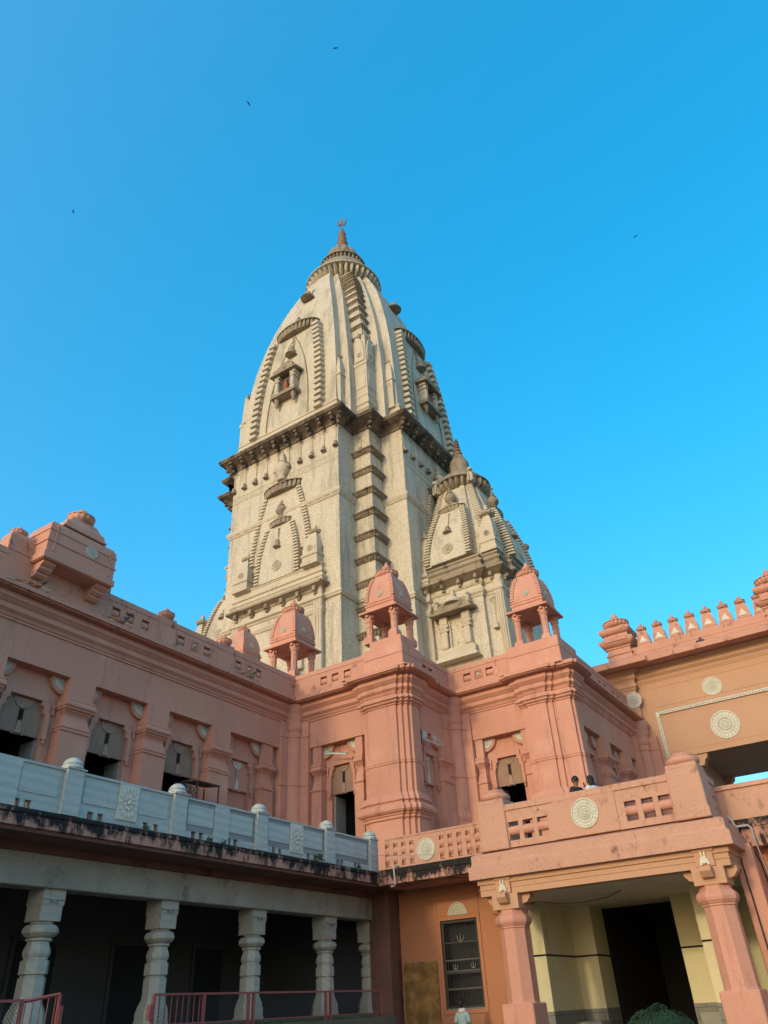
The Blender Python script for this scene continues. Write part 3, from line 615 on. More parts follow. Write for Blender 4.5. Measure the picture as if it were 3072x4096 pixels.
# back wall of the gallery with dark doors
obj('end_wall', MB().box(-23.3, -16.9, GY0-.3, GY0, GROUND, 3.75), 'dusky_plaster', gal); obj('end_wall', MB().box(-23.3, -17.25, 26.05, 26.35, GROUND, 3.75), 'dusky_plaster', gal)  # near wall is unseen, added to keep sun out; far one closes the corner
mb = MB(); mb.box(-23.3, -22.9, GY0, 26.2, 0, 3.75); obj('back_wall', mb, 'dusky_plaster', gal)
for y in (8.5, 12.1, 15.7, 19.3, 22.9):
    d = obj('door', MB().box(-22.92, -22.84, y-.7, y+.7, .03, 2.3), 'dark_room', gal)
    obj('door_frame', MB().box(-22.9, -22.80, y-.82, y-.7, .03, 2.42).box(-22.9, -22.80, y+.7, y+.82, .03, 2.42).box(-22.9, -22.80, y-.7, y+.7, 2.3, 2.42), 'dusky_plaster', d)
    obj('fanlight', medallion(.55, 16, False, 0, math.pi, None), 'dusky_plaster', d, at(-22.9, y, 2.5, 90), 40)
# marble balustrade
posts = [4.55, 7.9, 11.25, 14.63, 17.94, 21.33, 23.9]
pm = MB(); pm.box(-.235, .235, -.20, .20, 4.17, 5.20); pm.box(-.27, .27, -.24, .24, 5.20, 5.235)
post_me = pm.mesh('post', 'marble'); cap_me = MB().lathe([(.26, 5.235), (.27, 5.27), (.25, 5.31), (.22, 5.33), (.24, 5.36), (.20, 5.43), (.13, 5.49), (.05, 5.52)], 18).mesh('post_cap', 'marble', 40)
def rose_mb():
    mb = MB(); mb.box(-.31, .31, -.03, .02, -.42, .42)
    for n, r0, r1, w, d in ((14, .17, .30, .055, .03), (9, .06, .15, .045, .05)):
        for i in range(n):
            t = 2*math.pi*i/n; c, s = math.cos(t), math.sin(t); k = len(mb.v)
            for rr, ww, dd in ((r0, .5, .4), ((r0+r1)/2, 1, 1), (r1*.95, .8, 1), (r1*1.03, .1, .4)):
                for g in (-1, 0, 1): mb.v.append((c*rr-s*w*ww*g, -.03-d*dd*(1 if g == 0 else .3), (s*rr+c*w*ww*g)*1.28))
            for a in range(3):
                for b in range(2): q = k+a*3+b; mb.f.append((q, q+1, q+4, q+3))
    mb.join(MB().ball((0, -.05, 0), (.05, .05, .06), 8, 6), Matrix.Identity(4)); return mb
rose_me = rose_mb().mesh('rose_panel', 'marble_white', 50)
ribbon = 0
for i, y in enumerate(posts):
    M = at(GX-.22, y, 0, 90)
    p = put('post', post_me, gal, M); put('post_cap', cap_me, p, M)
for i, (a, b) in enumerate(zip(posts[:-1], posts[1:])):
    ya, yb = a+.235, b-.235; L = yb-ya; c = (ya+yb)/2; M = at(GX-.22, 0, 0, 90)
    early = b < 15
    rail = obj('coping', MB().box(ya, yb, -.13, .13, 5.145, 5.20), 'marble', gal, M)
    body = obj('panel', MB().box(ya, yb, -.09, .09, 4.36, 5.145), 'marble' if early else 'marble_grey', gal, M)
    cur = ya; hp = [ya+L*.14, ya+L*.24, ya+L*.62 if i % 2 else ya+L*.72, ya+L*.72 if i % 2 else ya+L*.84]
    for h in hp+[yb+.09]: obj('footing', MB().box(cur, h-.085, -.10, .10, 4.165, 4.355), 'marble', body, M); cur = h+.085
    def tile(t0, t1, m): obj('tile', MB().box(t0, t1, -.11, .0, 4.52, 5.03), m, body, M)
    if i in (2, 4):
        tile(ya+.12, c-.34, 'marble'); tile(c+.34, yb-.12, 'marble'); put('rose_panel', rose_me, body, at(GX-.11, c, 4.72, 90))
    elif i == 5:
        tile(ya+.12, c+.25, 'marble'); tile(c+.27, yb-.12, 'marble')
    else:
        tile(ya+.12, c-.32, 'marble'); tile(c+.32, yb-.12, 'marble'); obj('strip', MB().box(c-.29, c+.29, -.14, .0, 4.18, 5.14), 'marble', body, M)

# ------------------------------------------------------------------ front walkway and portico
por = thing('front_portico', 'pink portico with octagonal columns and pierced balcony rail, with its walkway, lower right', 'portico', (-8, 24, GROUND))
FX0, FX1, FY = -15.98, 4.0, 24.0
slabp = [(-1.0, 3.72), (-.03, 3.70), (.0, 3.71), (.0, 3.95), (-.03, 3.96), (-.03, 3.99), (.0, 4.0), (.0, 4.15), (-.05, 4.2), (-2.0, 4.2)]
obj('walkway_slab', MB().sweep([(FX0, FY), (-11.3, FY)], slabp), 'pink_mould', por)
obj('walkway_slab', MB().sweep([(-4.3, 24.6), (FX1, 24.6)], [(-1.0, 3.42), (.0, 3.40), (.0, 3.85), (-.03, 3.86), (-.03, 3.9), (.0, 3.91), (.0, 4.1), (-.05, 4.14), (-2.0, 4.14)]), 'pink_mould', por)
obj('walkway_floor', MB().box(-23.2, FX1, 24.9, 33.5, 3.72, 4.12), 'pink_worn', por)
PSL = [(-.6, 3.28), (0, 3.26), (0, 3.58), (-.02, 3.60), (-.02, 3.62), (-.07, 3.64), (-.09, 3.72), (-.09, 3.92), (-.12, 3.95), (-.45, 4.06), (-1.2, 4.06)]
PP = [(-11.68, 25.2), (-11.68, 22.6), (-3.86, 22.6), (-3.86, 25.2)]
obj('portico_slab', MB().sweep(PP, PSL), 'pink_cracked', por)
obj('portico_deck', MB().box(-11.3, -4.25, 23.0, 25.6, 3.6, 4.10), 'pink_worn', por)
# front rail
rail = MB(); Y = FY+.06
rail.box(-15.68, -11.2, Y, Y+.20, 4.2, 4.26); rail.box(-15.68, -11.2, Y, Y+.20, 5.0, 5.14); rail.box(-15.68, -11.2, Y-.02, Y+.22, 5.14, 5.20)
slots = [-15.60+.30*i for i in range(5)]; slots = [-15.62, -15.30, -14.97, -14.62]
def between(mb, x0, x1, holes, w, y0, y1, z0, z1):
    cur = x0
    for h in holes: mb.box(cur, h-w, y0, y1, z0, z1); cur = h+w
    mb.box(cur, x1, y0, y1, z0, z1)
hs = [-15.58, -15.24, -14.90, -14.56, -13.36, -13.02, -12.67, -12.32, -11.98]
between(rail, -15.70, -11.2, hs, .085, Y+.002, Y+.198, 4.26, 5.0)
fr = obj('front_rail', rail, 'pink_cracked', por)
vb = MB(); vb.lathe([(.07, 4.26), (.11, 4.30), (.05, 4.36), (.14, 4.44), (.165, 4.52), (.13, 4.60), (.05, 4.63), (.13, 4.67), (.165, 4.76), (.14, 4.84), (.05, 4.91), (.10, 4.96), (.08, 5.0)], 12)
vb_me = vb.mesh('baluster', 'pink_paint', 50)
for h in hs: put('baluster', vb_me, fr, at(h, Y+.12, 0))
obj('medallion', medallion(.36, 26, True), 'marble_white', fr, at(-13.98, Y, 4.64), 40)
# portico rail with pedestals
pr = MB(); PY = 22.86
pr.box(-10.3, -5.15, PY, PY+.25, 4.05, 4.24); pr.box(-10.3, -5.15, PY, PY+.25, 4.78, 5.12); pr.box(-10.3, -5.15, PY-.04, PY+.30, 5.12, 5.30)
ph = [-10.09, -9.60, -9.12, -6.37, -5.87, -5.38]
between(pr, -10.3, -5.15, ph, .17, PY+.002, PY+.248, 4.24, 4.78)
pr.box(-8.72, -6.78, PY-.03, PY+.02, 4.06, 5.12)
pr.box(-4.55, -4.30, 23.3, 24.6, 4.05, 4.24); pr.box(-4.55, -4.30, 23.3, 24.6, 4.78, 5.12); pr.box(-4.58, -4.26, 23.3, 24.6, 5.12, 5.30)
for y in (23.3, 23.78, 24.26): pr.box(-4.54, -4.31, y, y+.22 if y < 24 else 24.6, 4.24, 4.78)
pro = obj('balcony_rail', pr, 'pink_cracked', por)
pb = MB(); pb.join(MB().lathe([(.125, -.18), (.14, -.15), (.14, .15), (.125, .18)], 14), Matrix.Rotation(R_(90), 4, 'Y')); pb_me = pb.mesh('baluster', 'pink_paint', 40)
for h in ph: put('baluster', pb_me, pro, at(h, PY+.12, 4.53))
for y in (23.65, 24.13): put('baluster', pb_me, pro, at(-4.42, y, 4.53, 90))
obj('medallion', medallion(.42, 22, True), 'marble_white', pro, at(-7.74, PY-.03, 4.65), 40)
for x0, x1 in ((-11.24, -10.30), (-5.17, -4.25)):
    mb = MB(); mb.bbox(x0-.03, x1+.03, PY-.12, PY+.95, 4.02, 4.30, .02); mb.bbox(x0, x1, PY-.08, PY+.9, 4.28, 5.40, .02); mb.bbox(x0+.02, x1-.02, PY-.06, PY+.88, 5.39, 5.52, .02)
    pd = obj('pedestal', mb, 'pink_cracked', por)
    obj('bun_finial', MB().lathe([(.34, 5.52), (.42, 5.54), (.47, 5.60), (.475, 5.66), (.43, 5.73), (.36, 5.75), (.34, 5.77), (.35, 5.80), (.28, 5.86), (.10, 5.90)], 20, (x0+x1)/2, PY+.42), 'pink_worn', pd, smooth=40)
# right rail
mb = MB(); mb.box(-4.3, FX1, 24.66, 24.86, 4.12, 4.98); mb.box(-4.35, FX1, 24.60, 24.92, 4.98, 5.10)
obj('right_rail', mb, 'pink_cracked', por)
# beam, plaques, columns
bp = [(-11.46, 25.6), (-11.46, 22.84), (-4.10, 22.84), (-4.10, 25.6)]
obj('beam', MB().sweep(bp, [(-.45, 2.80), (0, 2.80), (0, 2.96), (.02, 2.97), (.02, 3.0), (.0, 3.01), (.0, 3.10), (.05, 3.12), (.05, 3.27), (-.45, 3.28)]), 'gate_paint', por)
for cx in (-10.66, -4.72):
    mb = MB(); cyy = 23.22
    mb.bbox(cx-.48, cx+.48, cyy-.48, cyy+.48, GROUND, .06, .03)
    mb.lathe([(.46, .06), (.435, .12), (.42, 1.90), (.45, 1.92), (.45, 1.96), (.47, 1.97), (.53, 2.05), (.545, 2.12), (.53, 2.2), (.46, 2.27), (.42, 2.29), (.42, 2.40)], 8, cx, cyy, rot=OCT)
    c = obj('column', mb, 'pink_paint', por)
    cb = MB(); cb.box(cx-.42, cx+.42, cyy-.42, cyy+.42, 2.40, 2.82)
    for dx, dy in ((0, -1), (1, 0), (-1, 0)):
        b = MB(); b.loft([[(-.15, -.42, 2.80), (.15, -.42, 2.80), (.15, -.70, 2.80), (-.15, -.70, 2.80)], [(-.15, -.42, 2.62), (.15, -.42, 2.62), (.15, -.70, 2.70), (-.15, -.70, 2.70)], [(-.15, -.42, 2.52), (.15, -.42, 2.52), (.15, -.58, 2.56), (-.15, -.58, 2.56)]])
        cb.join(b, at(cx, cyy, 0, math.degrees(math.atan2(dy, dx))+90))
    cb.box(cx-.24, cx+.24, cyy-.46, cyy-.36, 2.83, 3.27); cb.box(cx-.28, cx+.28, cyy-.49, cyy-.36, 3.19, 3.275)
    obj('capital', cb, 'gate_paint', c)
    lily = MB()
    lily.prism_xz([(-.13, -.15), (-.10, -.02), (-.06, .02), (-.07, .16), (-.03, .17), (-.02, .05), (.02, .05), (.03, .17), (.07, .16), (.06, .02), (.10, -.02), (.13, -.15), (.07, -.17), (.05, -.10), (-.05, -.10), (-.07, -.17)], -.05, .01)
    lily.prism_xz([(-.05, -.13), (.05, -.13), (0, -.04)], -.075, -.04)
    obj('lily_plaque', lily, 'marble_white', c, at(cx, cyy-.46, 3.02))
# passage behind: ceiling, cream walls, dark door
obj('passage_ceiling', MB().box(-11.0, -4.2, 23.25, 30.2, 2.81, 2.9), 'cream_ceiling', por)
mb = MB(); mb.box(-11.40, -10.96, 26.0, 28.6, GROUND, 2.82); lw = obj('passage_wall', mb, 'cream_wall', por)
mb = MB(); mb.box(-11.0, -10.19, 28.6, 29.9, GROUND, 2.82); obj('passage_wall', mb, 'cream_wall', por)
mb = MB(); mb.box(-7.35, -4.0, 28.6, 29.0, GROUND, 2.82); obj('passage_wall', mb, 'cream_wall', por)
mb = MB(); mb.box(-6.05, -5.55, 26.0, 28.6, GROUND, 2.82); obj('passage_wall', mb, 'cream_wall', por)
mb = MB(); mb.add([(-10.19, 29.9, GROUND), (-10.19, 36, GROUND), (-10.19, 36, 2.85), (-10.19, 29.9, 2.85), (-7.35, 36, GROUND), (-7.35, 36, 2.85), (-7.35, 29.0, GROUND), (-7.35, 29.0, 2.85)], [(0, 1, 2, 3), (1, 4, 5, 2), (4, 6, 7, 5), (3, 2, 5, 7)])
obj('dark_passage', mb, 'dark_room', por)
st = MB(); e = .004
st.box(-11.40-e, -10.96+e, 26-e, 28.6-e, 1.29, 1.345); st.box(-11.0, -10.19+e, 28.6-e, 29.9, 1.29, 1.345); st.box(-7.35-e, -6.05, 28.6-e, 29.0, 1.29, 1.345); st.box(-6.05-e, -5.55, 26-e, 28.59, 1.29, 1.345)
[obj('black_stripe', MB().add(st.v[8*i:8*i+8], [tuple(k-8*i for k in f) for f in st.f[6*i:6*i+6]]), 'black_stripe', por) for i in range(4)]
gp = MB(); e = .012
gp.box(-11.40-e, -10.96+e, 26-e, 28.6-e, GROUND, -.19); gp.box(-11.0, -10.19+e, 28.6-e, 29.9, GROUND, -.19); gp.box(-7.35-e, -6.07, 28.6-e, 29.0, GROUND, -.19); gp.box(-6.05-e, -5.55, 26-e, 28.58, GROUND, -.19)
[obj('skirting', MB().add(gp.v[8*i:8*i+8], [tuple(k-8*i for k in f) for f in gp.f[6*i:6*i+6]]), 'grey_plinth', por) for i in range(4)]
obj('step', MB().bbox(-10.95, -10.1, 27.6, 28.55, GROUND, -.52, .02), 'stone_sill', por); obj('step', MB().bbox(-7.1, -6.1, 28.0, 28.55, GROUND, -.42, .02), 'stone_sill', por)
# orange window wall under the walkway
ww = MB(); ww.box(-16.46, -14.75, 26.0, 26.4, GROUND, 3.75); ww.box(-13.30, -11.38, 26.0, 26.4, GROUND, 3.75); ww.box(-14.75, -13.30, 26.0, 26.4, 2.61, 3.75); ww.box(-14.75, -13.30, 26.0, 26.4, GROUND, 0)
wwo = obj('window_wall', ww, 'orange_paint', por)
obj('wall_end', MB().box(-17.3, -16.44, 25.3, 26.4, GROUND, 3.75), 'pink_shade_stain', por)
wf = MB()
for a, b, c, d in ((-14.87, -14.75, -.12, 2.73), (-13.30, -13.18, -.12, 2.73), (-14.75, -13.30, 2.61, 2.73), (-14.75, -13.30, -.12, 0)): wf.box(a, b, 25.965, 26.02, c, d)
wfo = obj('window_surround', wf, 'orange_paint', wwo)
obj('panel_line', MB().box(-14.87, -13.18, 25.98, 26.01, 2.74, 2.76).box(-14.87, -14.85, 25.98, 26.01, 2.76, 3.25).box(-13.20, -13.18, 25.98, 26.01, 2.76, 3.25), 'orange_paint', wwo)
obj('half_medallion', medallion(.39, 20, False, 0, math.pi), 'marble_white', wwo, at(-14.02, 25.99, 2.745), 40)
win = obj('window', MB().box(-14.75, -14.66, 26.04, 26.14, 0, 2.61).box(-13.39, -13.30, 26.04, 26.14, 0, 2.61).box(-14.66, -13.39, 26.04, 26.14, 2.52, 2.61).box(-14.66, -13.39, 26.04, 26.14, 0, .10), 'iron', wwo)
for z in (.55, 1.0, 1.06, 1.38, 1.9): obj('cross_bar', MB().box(-14.66, -13.39, 26.05, 26.10, z, z+.045), 'dusky_plaster' if z in (.55, 1.06, 1.38) else 'iron', win)
barm = MB().box(-.009, .009, -.009, .009, .1, 2.52).mesh('bar', 'iron')
for i in range(13): put('bar', barm, win, at(-14.60+i*.096, 26.09, 0))
for x, z, s in ((-14.02, 2.05, .13), (-14.30, 1.2, .09), (-13.62, 1.22, .09)):
    t = MB().tube([(-s, 0, s*.6), (-s*.9, 0, 0), (-s*.5, 0, -s*.7), (0, 0, -s*.9), (s*.5, 0, -s*.7), (s*.9, 0, 0), (s, 0, s*.6)], .014, 5); t.tube([(0, 0, s), (0, 0, -s*.9)], .016, 5); obj('trident_scroll', t, 'grey_plinth', win, at(x, 26.03, z))
obj('window_sill', MB().box(-14.74, -13.31, 25.99, 26.12, .0, .035), 'grey_plinth', win)
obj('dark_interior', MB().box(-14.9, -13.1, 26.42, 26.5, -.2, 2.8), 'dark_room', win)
# right end of the portico: engaged pier and the lower wall beyond it
obj('end_pier', MB().bbox(-4.22, -3.72, 24.2, 26.0, GROUND, 3.45, .02), 'pink_paint', por)
mat('block_wall', (.55, .23, .13), (.48, .19, .11), scale=.6, grain=.1, joints=(1.1, .62, (.36, .15, .09)))
obj('lower_wall', MB().box(-3.75, FX1, 25.2, 25.6, GROUND, 3.5), 'block_wall', por)

# ------------------------------------------------------------------ gateway on the right
gate = thing('gateway', 'tall orange gateway with bud finials and white roundels, behind the portico at the right edge', 'gateway', (-4, 44, GROUND))
GYW = 43.0
mb = MB(); mb.box(-10.3, 2.6, GYW, 50.0, 10.70, 13.30); obj('beam', mb, 'gate_paint', gate)
mb = MB(); mb.box(-10.3, 2.6, GYW-.10, 50.0, 13.30, 15.6); mb.box(-10.3, -9.42, GYW-.10, 50.0, 3.5, 13.30); mb.box(2.0, 3.2, GYW-.1, 50.0, 3.5, 13.3); fz = obj('frieze', mb, 'gate_paint', gate)
obj('side_pier', MB().box(-9.42, -7.9, GYW+.05, 50.0, 3.5, 10.75), 'gate_paint', gate)
obj('groove', MB().box(-9.4, 1.98, GYW-.118, GYW-.1, 14.62, 14.66).box(-9.4, 1.98, GYW-.118, GYW-.1, 13.55, 13.57).box(-9.1, 1.9, GYW-.012, GYW, 11.02, 11.035).box(-8.75, 1.5, GYW-.008, GYW, 12.95, 12.96).box(-8.75, -8.74, GYW-.008, GYW, 11.04, 12.95), 'gate_paint', gate)
bd = MB(); bd.box(-9.42, 2.0, GYW-.10, GYW+.02, 13.13, 13.295); bd.box(-9.42, -9.24, GYW-.10, GYW+.02, 10.72, 13.13)
bo = obj('white_border', bd, 'marble_white', gate)
lf = MB()
for i in range(70):
    x = -9.2+i*.16; s = 1 if i % 2 else -1
    lf.prism_xz([(x-.07, 13.21-s*.04), (x+.05, 13.21+s*.05), (x+.08, 13.21+s*.0)], GYW-.125, GYW-.098)
for i in range(14):
    z = 10.8+i*.165; s = 1 if i % 2 else -1
    lf.prism_xz([(-9.33-s*.04, z-.06), (-9.33+s*.05, z+.05), (-9.33, z+.08)], GYW-.125, GYW-.098)
obj('border_leaves', lf, 'stone_sill', bo)
GP = [(-12.2, GYW+1.2), (-12.2, GYW-.02), (-11.5, GYW-.02), (-11.5, GYW-.42), (-10.12, GYW-.42), (-10.12, GYW-.10), (2.2, GYW-.10), (2.2, GYW-.42), (3.6, GYW-.42)]
obj('corner_pilaster', MB().box(-11.5, -10.12, GYW-.42, GYW+2, 3.5, 15.5), 'gate_paint', gate)
obj('pilaster_capital', MB().sweep([(-11.5, GYW+1), (-11.5, GYW-.42), (-10.12, GYW-.42), (-10.12, GYW)], [(-.02, 14.72), (.05, 14.72), (.06, 14.8), (.15, 14.9), (.15, 14.96), (.03, 15.2), (-.02, 15.2)]), 'gate_paint', gate)
obj('pilaster_ring', MB().sweep([(-11.5, GYW+1), (-11.5, GYW-.42), (-10.12, GYW-.42), (-10.12, GYW)], [(-.02, 12.98), (.03, 12.98), (.03, 13.03), (.01, 13.04), (.01, 13.07), (.03, 13.08), (.03, 13.12), (-.02, 13.12)]), 'gate_paint', gate)
obj('cornice', MB().sweep(GP, [(-.1, 15.0), (.03, 15.0), (.03, 15.06), (.06, 15.1), (.08, 15.25), (.20, 15.38), (.22, 15.5), (.18, 15.52), (.18, 15.62), (.40, 15.78), (.42, 15.92), (.36, 15.94), (-.1, 15.95)]), 'gate_paint', gate)
obj('roof_slab', MB().sweep(GP, [(-.5, 15.93), (1.22, 15.80), (1.26, 15.82), (1.26, 16.12), (1.18, 16.16), (.9, 16.34), (-.5, 16.6)]), 'pink_worn', gate)
obj('roof_deck', MB().box(-12.1, 3.6, GYW-.4, 50.2, 15.9, 16.5), 'pink_worn', gate)
obj('parapet', MB().box(-9.9, 2.0, GYW-.95, GYW-.45, 16.2, 16.95).box(-9.9, 2.0, GYW-.97, GYW-.45, 16.50, 16.53), 'pink_worn', gate)
mer = MB(); sqr = lambda hx, hy, z: [(-hx, -hy, z), (hx, -hy, z), (hx, hy, z), (-hx, hy, z)]
mer.loft([sqr(.40, .22, 16.94), sqr(.40, .22, 17.0), sqr(.36, .20, 17.02), sqr(.39, .23, 17.05), sqr(.39, .23, 17.13), sqr(.36, .20, 17.17), sqr(.35, .20, 17.3), sqr(.32, .18, 17.55), sqr(.25, .15, 17.8), sqr(.19, .12, 17.93)])
amalaka(mer, 17.9, .30, .22, 10, amp=.12); mer.lathe([(.10, 18.1), (.07, 18.16), (.11, 18.26), (.01, 18.44)], 8)
mer_me = mer.mesh('merlon', 'pink_worn', 50)
leaf = MB(); leaf.prism_xz([(-.22, 17.16), (.22, 17.16), (.20, 17.24), (.15, 17.26), (.15, 17.34), (.08, 17.37), (.07, 17.44), (0, 17.53), (-.07, 17.44), (-.08, 17.37), (-.15, 17.34), (-.15, 17.26), (-.20, 17.24)], -.235, -.17); leaf_me = leaf.mesh('white_leaf', 'marble_white')
for i in range(12):
    M = at(-8.88+i*.925, GYW-.68, 0); o = put('merlon', mer_me, gate, M); put('white_leaf', leaf_me, o, M)
ped = MB()
for hx, z0, z1 in ((.72, 16.2, 16.72), (.78, 16.72, 16.78), (.68, 16.78, 17.12), (.74, 17.12, 17.2)): ped.box(-hx, hx, -hx, hx, z0, z1)
ped.loft([sqr(.74, .74, 17.2), sqr(1.02, 1.02, 17.48), sqr(1.02, 1.02, 17.62), sqr(.86, .86, 17.74), sqr(.72, .72, 17.80)]); ped.box(-.70, .70, -.70, .70, 17.8, 18.02)
ped.loft([sqr(.72, .72, 18.0), sqr(.92, .92, 18.2), sqr(.92, .92, 18.32), sqr(.78, .78, 18.44), sqr(.5, .5, 18.5)]); ped.box(-.5, .5, -.5, .5, 18.45, 18.6)
for s in (-1, 1): ped.box(s*.35-.3, s*.35+.3, -1.06, 1.06, 17.47, 17.62); 
amalaka(ped, 18.58, .78, .46, 18, amp=.1); ped.lathe([(.24, 19.0), (.18, 19.08), (.25, 19.22), (.20, 19.36), (.02, 19.65)], 12)
ped_me = ped.mesh('finial_pedestal', 'pink_worn', 50)
for x in (-10.35, -1.55, 3.0): put('finial_pedestal', ped_me, gate, at(x, GYW-.35, 0))
for x, z, r, y, s in ((-10.35, 14.13, .46, GYW-.42, 0), (-6.10, 14.02, .52, GYW-.10, 0), (-6.04, 11.90, .74, GYW, 1), (-1.0, 14.02, .52, GYW-.10, 0)):
    obj('roundel', medallion(r, 20, bool(s)), 'marble_white', gate, at(x, y, z), 40)
br = MB(); br.loft([[(-.3, 0, 10.7), (.3, 0, 10.7), (.3, .6, 10.7), (-.3, .6, 10.7)], [(-.22, 0, 10.45), (.22, 0, 10.45), (.22, .6, 10.45), (-.22, .6, 10.45)], [(-.3, 0, 10.4), (.12, 0, 10.4), (.12, .6, 10.4), (-.3, .6, 10.4)], [(-.3, 0, 10.1), (.0, 0, 10.1), (.0, .6, 10.1), (-.3, .6, 10.1)]])
br_me = br.mesh('bracket', 'gate_paint')
for y in (43.1, 49.3): put('bracket', br_me, gate, at(-7.65, y, 0))

# ------------------------------------------------------------------ towers
def rot4(q): return [(c*x-s*y, s*x+c*y) for c, s in ((1, 0), (0, 1), (-1, 0), (0, -1)) for x, y in q]
def star(W, b, r): return rot4([(b, -W), (b, -r), (r, -r), (r, -b), (W, -b)])
def star2(W, b, m, b2, r): return rot4([(b, -W), (b, -m), (b2, -m), (b2, -r), (r, -r), (r, -b2), (m, -b2), (m, -b), (W, -b)])
block_me = {}
def block(parent, m, M, x0, x1, y0, y1, z0, z1, name='ridge_block'):
    if m not in block_me: block_me[m] = unit_box.mesh('ridge_block', m)
    return put(name, block_me[m], parent, M @ Matrix.Translation(((x0+x1)/2, (y0+y1)/2, (z0+z1)/2)) @ Matrix.Diagonal((x1-x0, y1-y0, z1-z0, 1)))
def am_part(parent, M, x, y, z, R, h, lobes, kal=0, m='tower_dark', km='tower_smooth', fy=.42):
    mb = MB(); mb.lathe([(R*.88, z), (R*.97, z+h*.12, .8), (R, z+h*.4, 1), (R*.98, z+h*.70, 1), (R*1.02, z+h*.74), (R*1.02, z+h*.82), (R*.9, z+h*.92), (R*.6, z+h)], lobes*4, x, y, lobes, .2)
    mb.lathe([(R*.86, z+h*.86), (R*.78, z+h*1.05), (R*.55, z+h*1.35), (R*.34, z+h*1.5)], 24, x, y)
    mb.v = [(p[0], y+(p[1]-y)*fy, p[2]) for p in mb.v]
    a = obj('ribbed_crown', mb, m, parent, M, 40)
    if kal:
        k = kalash(MB(), 0, kal); k.v = [(x+p[0]*.85, y+p[1]*.75, z+h*1.35+p[2]*1.3) for p in k.v]; obj('pot_finial', k, 'tower_dark', a, M, 40)
    return a
def face_spire(parent, M, z0, z1, hw0, hw1, y0, y1, yb, nb, bw, R, h, lobes, kal, m='tower_stone', mb_='tower_smooth', fill=True, yam=None, power=1.9, proud=.10):
    H = lambda t: hw0-(hw0-hw1)*t**power
    Yf = lambda t: y0+(y1-y0)*t**1.5
    root = parent
    if fill:
        mb = MB().loft([[(-H(t), Yf(t), z0+(z1-z0)*t), (H(t), Yf(t), z0+(z1-z0)*t), (H(t), yb, z0+(z1-z0)*t), (-H(t), yb, z0+(z1-z0)*t)] for t in [i/10 for i in range(11)]])
        root = obj('relief_spire', mb, m, parent, M)
    dz = (z1-z0)/nb
    for i in range(nb):
        t = (i+.5)/nb; z = z0+(z1-z0)*t
        for s in (-1, 1):
            xa, xb_ = sorted((s*(H(t)-.04), s*(H(t)+bw)))
            block(root, mb_, M, xa, xb_, Yf(t)-proud, yb, z-dz*.36, z+dz*.26)
    am_part(root, M, 0, (yam if yam is not None else y1+R*.45), z1, R, h, lobes, kal)
    return root
def mini_spire(parent, M, x, y, z0, hw, zs, z1, m='tower_smooth', sw=False, R=None):
    sq = lambda h, z: [(x-h, y-h, z), (x+h, y-h, z), (x+h, y+h, z), (x-h, y+h, z)]
    mb = MB().loft([sq(hw*1.12, z0), sq(hw*1.12, z0+.25), sq(hw, z0+.35), sq(hw, zs), sq(hw*1.12, zs+.05), sq(hw*1.12, zs+.2), sq(hw*.98, zs+.25), sq(hw*.95, zs+(z1-zs)*.35), sq(hw*.82, zs+(z1-zs)*.6), sq(hw*.55, zs+(z1-zs)*.85), sq(hw*.3, z1)])
    R = R or hw*.62
    o = obj('mini_spire', mb, m, parent, M)
    f = MB(); amalaka(f, z1-.05, R, R*.4, 12, x, y); f.lathe([(R*.4, z1+R*.3), (R*.5, z1+R*.55), (R*.2, z1+R*.8), (R*.3, z1+R*1.0), (.02, z1+R*1.5)], 10, x, y); obj('finial', f, 'tower_smooth', o, M, 60)
    for rz in (0, 90):
        Q = M @ Matrix.Translation((x, y, 0)) @ Matrix.Rotation(R_(rz), 4, 'Z')
        if sw: obj('swastika', swastika(MB(), hw*.5, hw*.13, -.05, .02), m, o, Q @ Matrix.Translation((0, -hw, (z0+zs)/2+.15)))
        obj('wheel', medallion(hw*.38, 10, False, sunk_shade='tower_dark'), m, o, Q @ Matrix.Translation((0, -hw*.97, zs+(z1-zs)*.3)), 40)
    return o

TX, TY = -31.46, 45.0
tower = thing('temple_tower', 'tall cream stone temple tower with curved spire, ribbed crown and trident on top', 'temple tower', (TX, TY, GROUND))
MT = at(TX, TY, 0)
W, B_, RR = 9.0, 5.4, 6.98
shaft = obj('shaft', MB().prism_xy(star(W, B_, RR), GROUND, 39.4), 'tower_stone', tower, MT)
obj('base_band', MB().sweep(star(W, B_, RR), [(-.05, 23.45), (.10, 23.47), (.16, 23.55), (.16, 23.62), (.22, 23.68), (.22, 23.78), (.10, 23.84), (.06, 23.95), (-.05, 23.96)], True), 'tower_smooth', tower, MT)
crown = obj('cornice', MB().sweep(star(W, B_, RR), [(-.1, 38.55), (.08, 38.55), (.12, 38.8), (.30, 38.95), (.90, 39.22), (.98, 39.24), (.98, 39.36), (1.04, 39.38), (1.04, 39.56), (.96, 39.6), (.60, 39.78), (.60, 39.9), (.30, 40.05), (-.3, 40.1)], True), 'tower_soot', tower, MT)
obj('spire_foot', MB().sweep(star(8.95, 5.3, 7.2), [(-.4, 39.95), (.12, 40.0), (.12, 40.25), (.0, 40.3), (.0, 40.5), (.10, 40.6), (.10, 40.75), (-.05, 40.85), (-.05, 41.15), (.02, 41.2), (.02, 41.35), (-.3, 41.4)], True), 'tower_smooth', tower, MT)
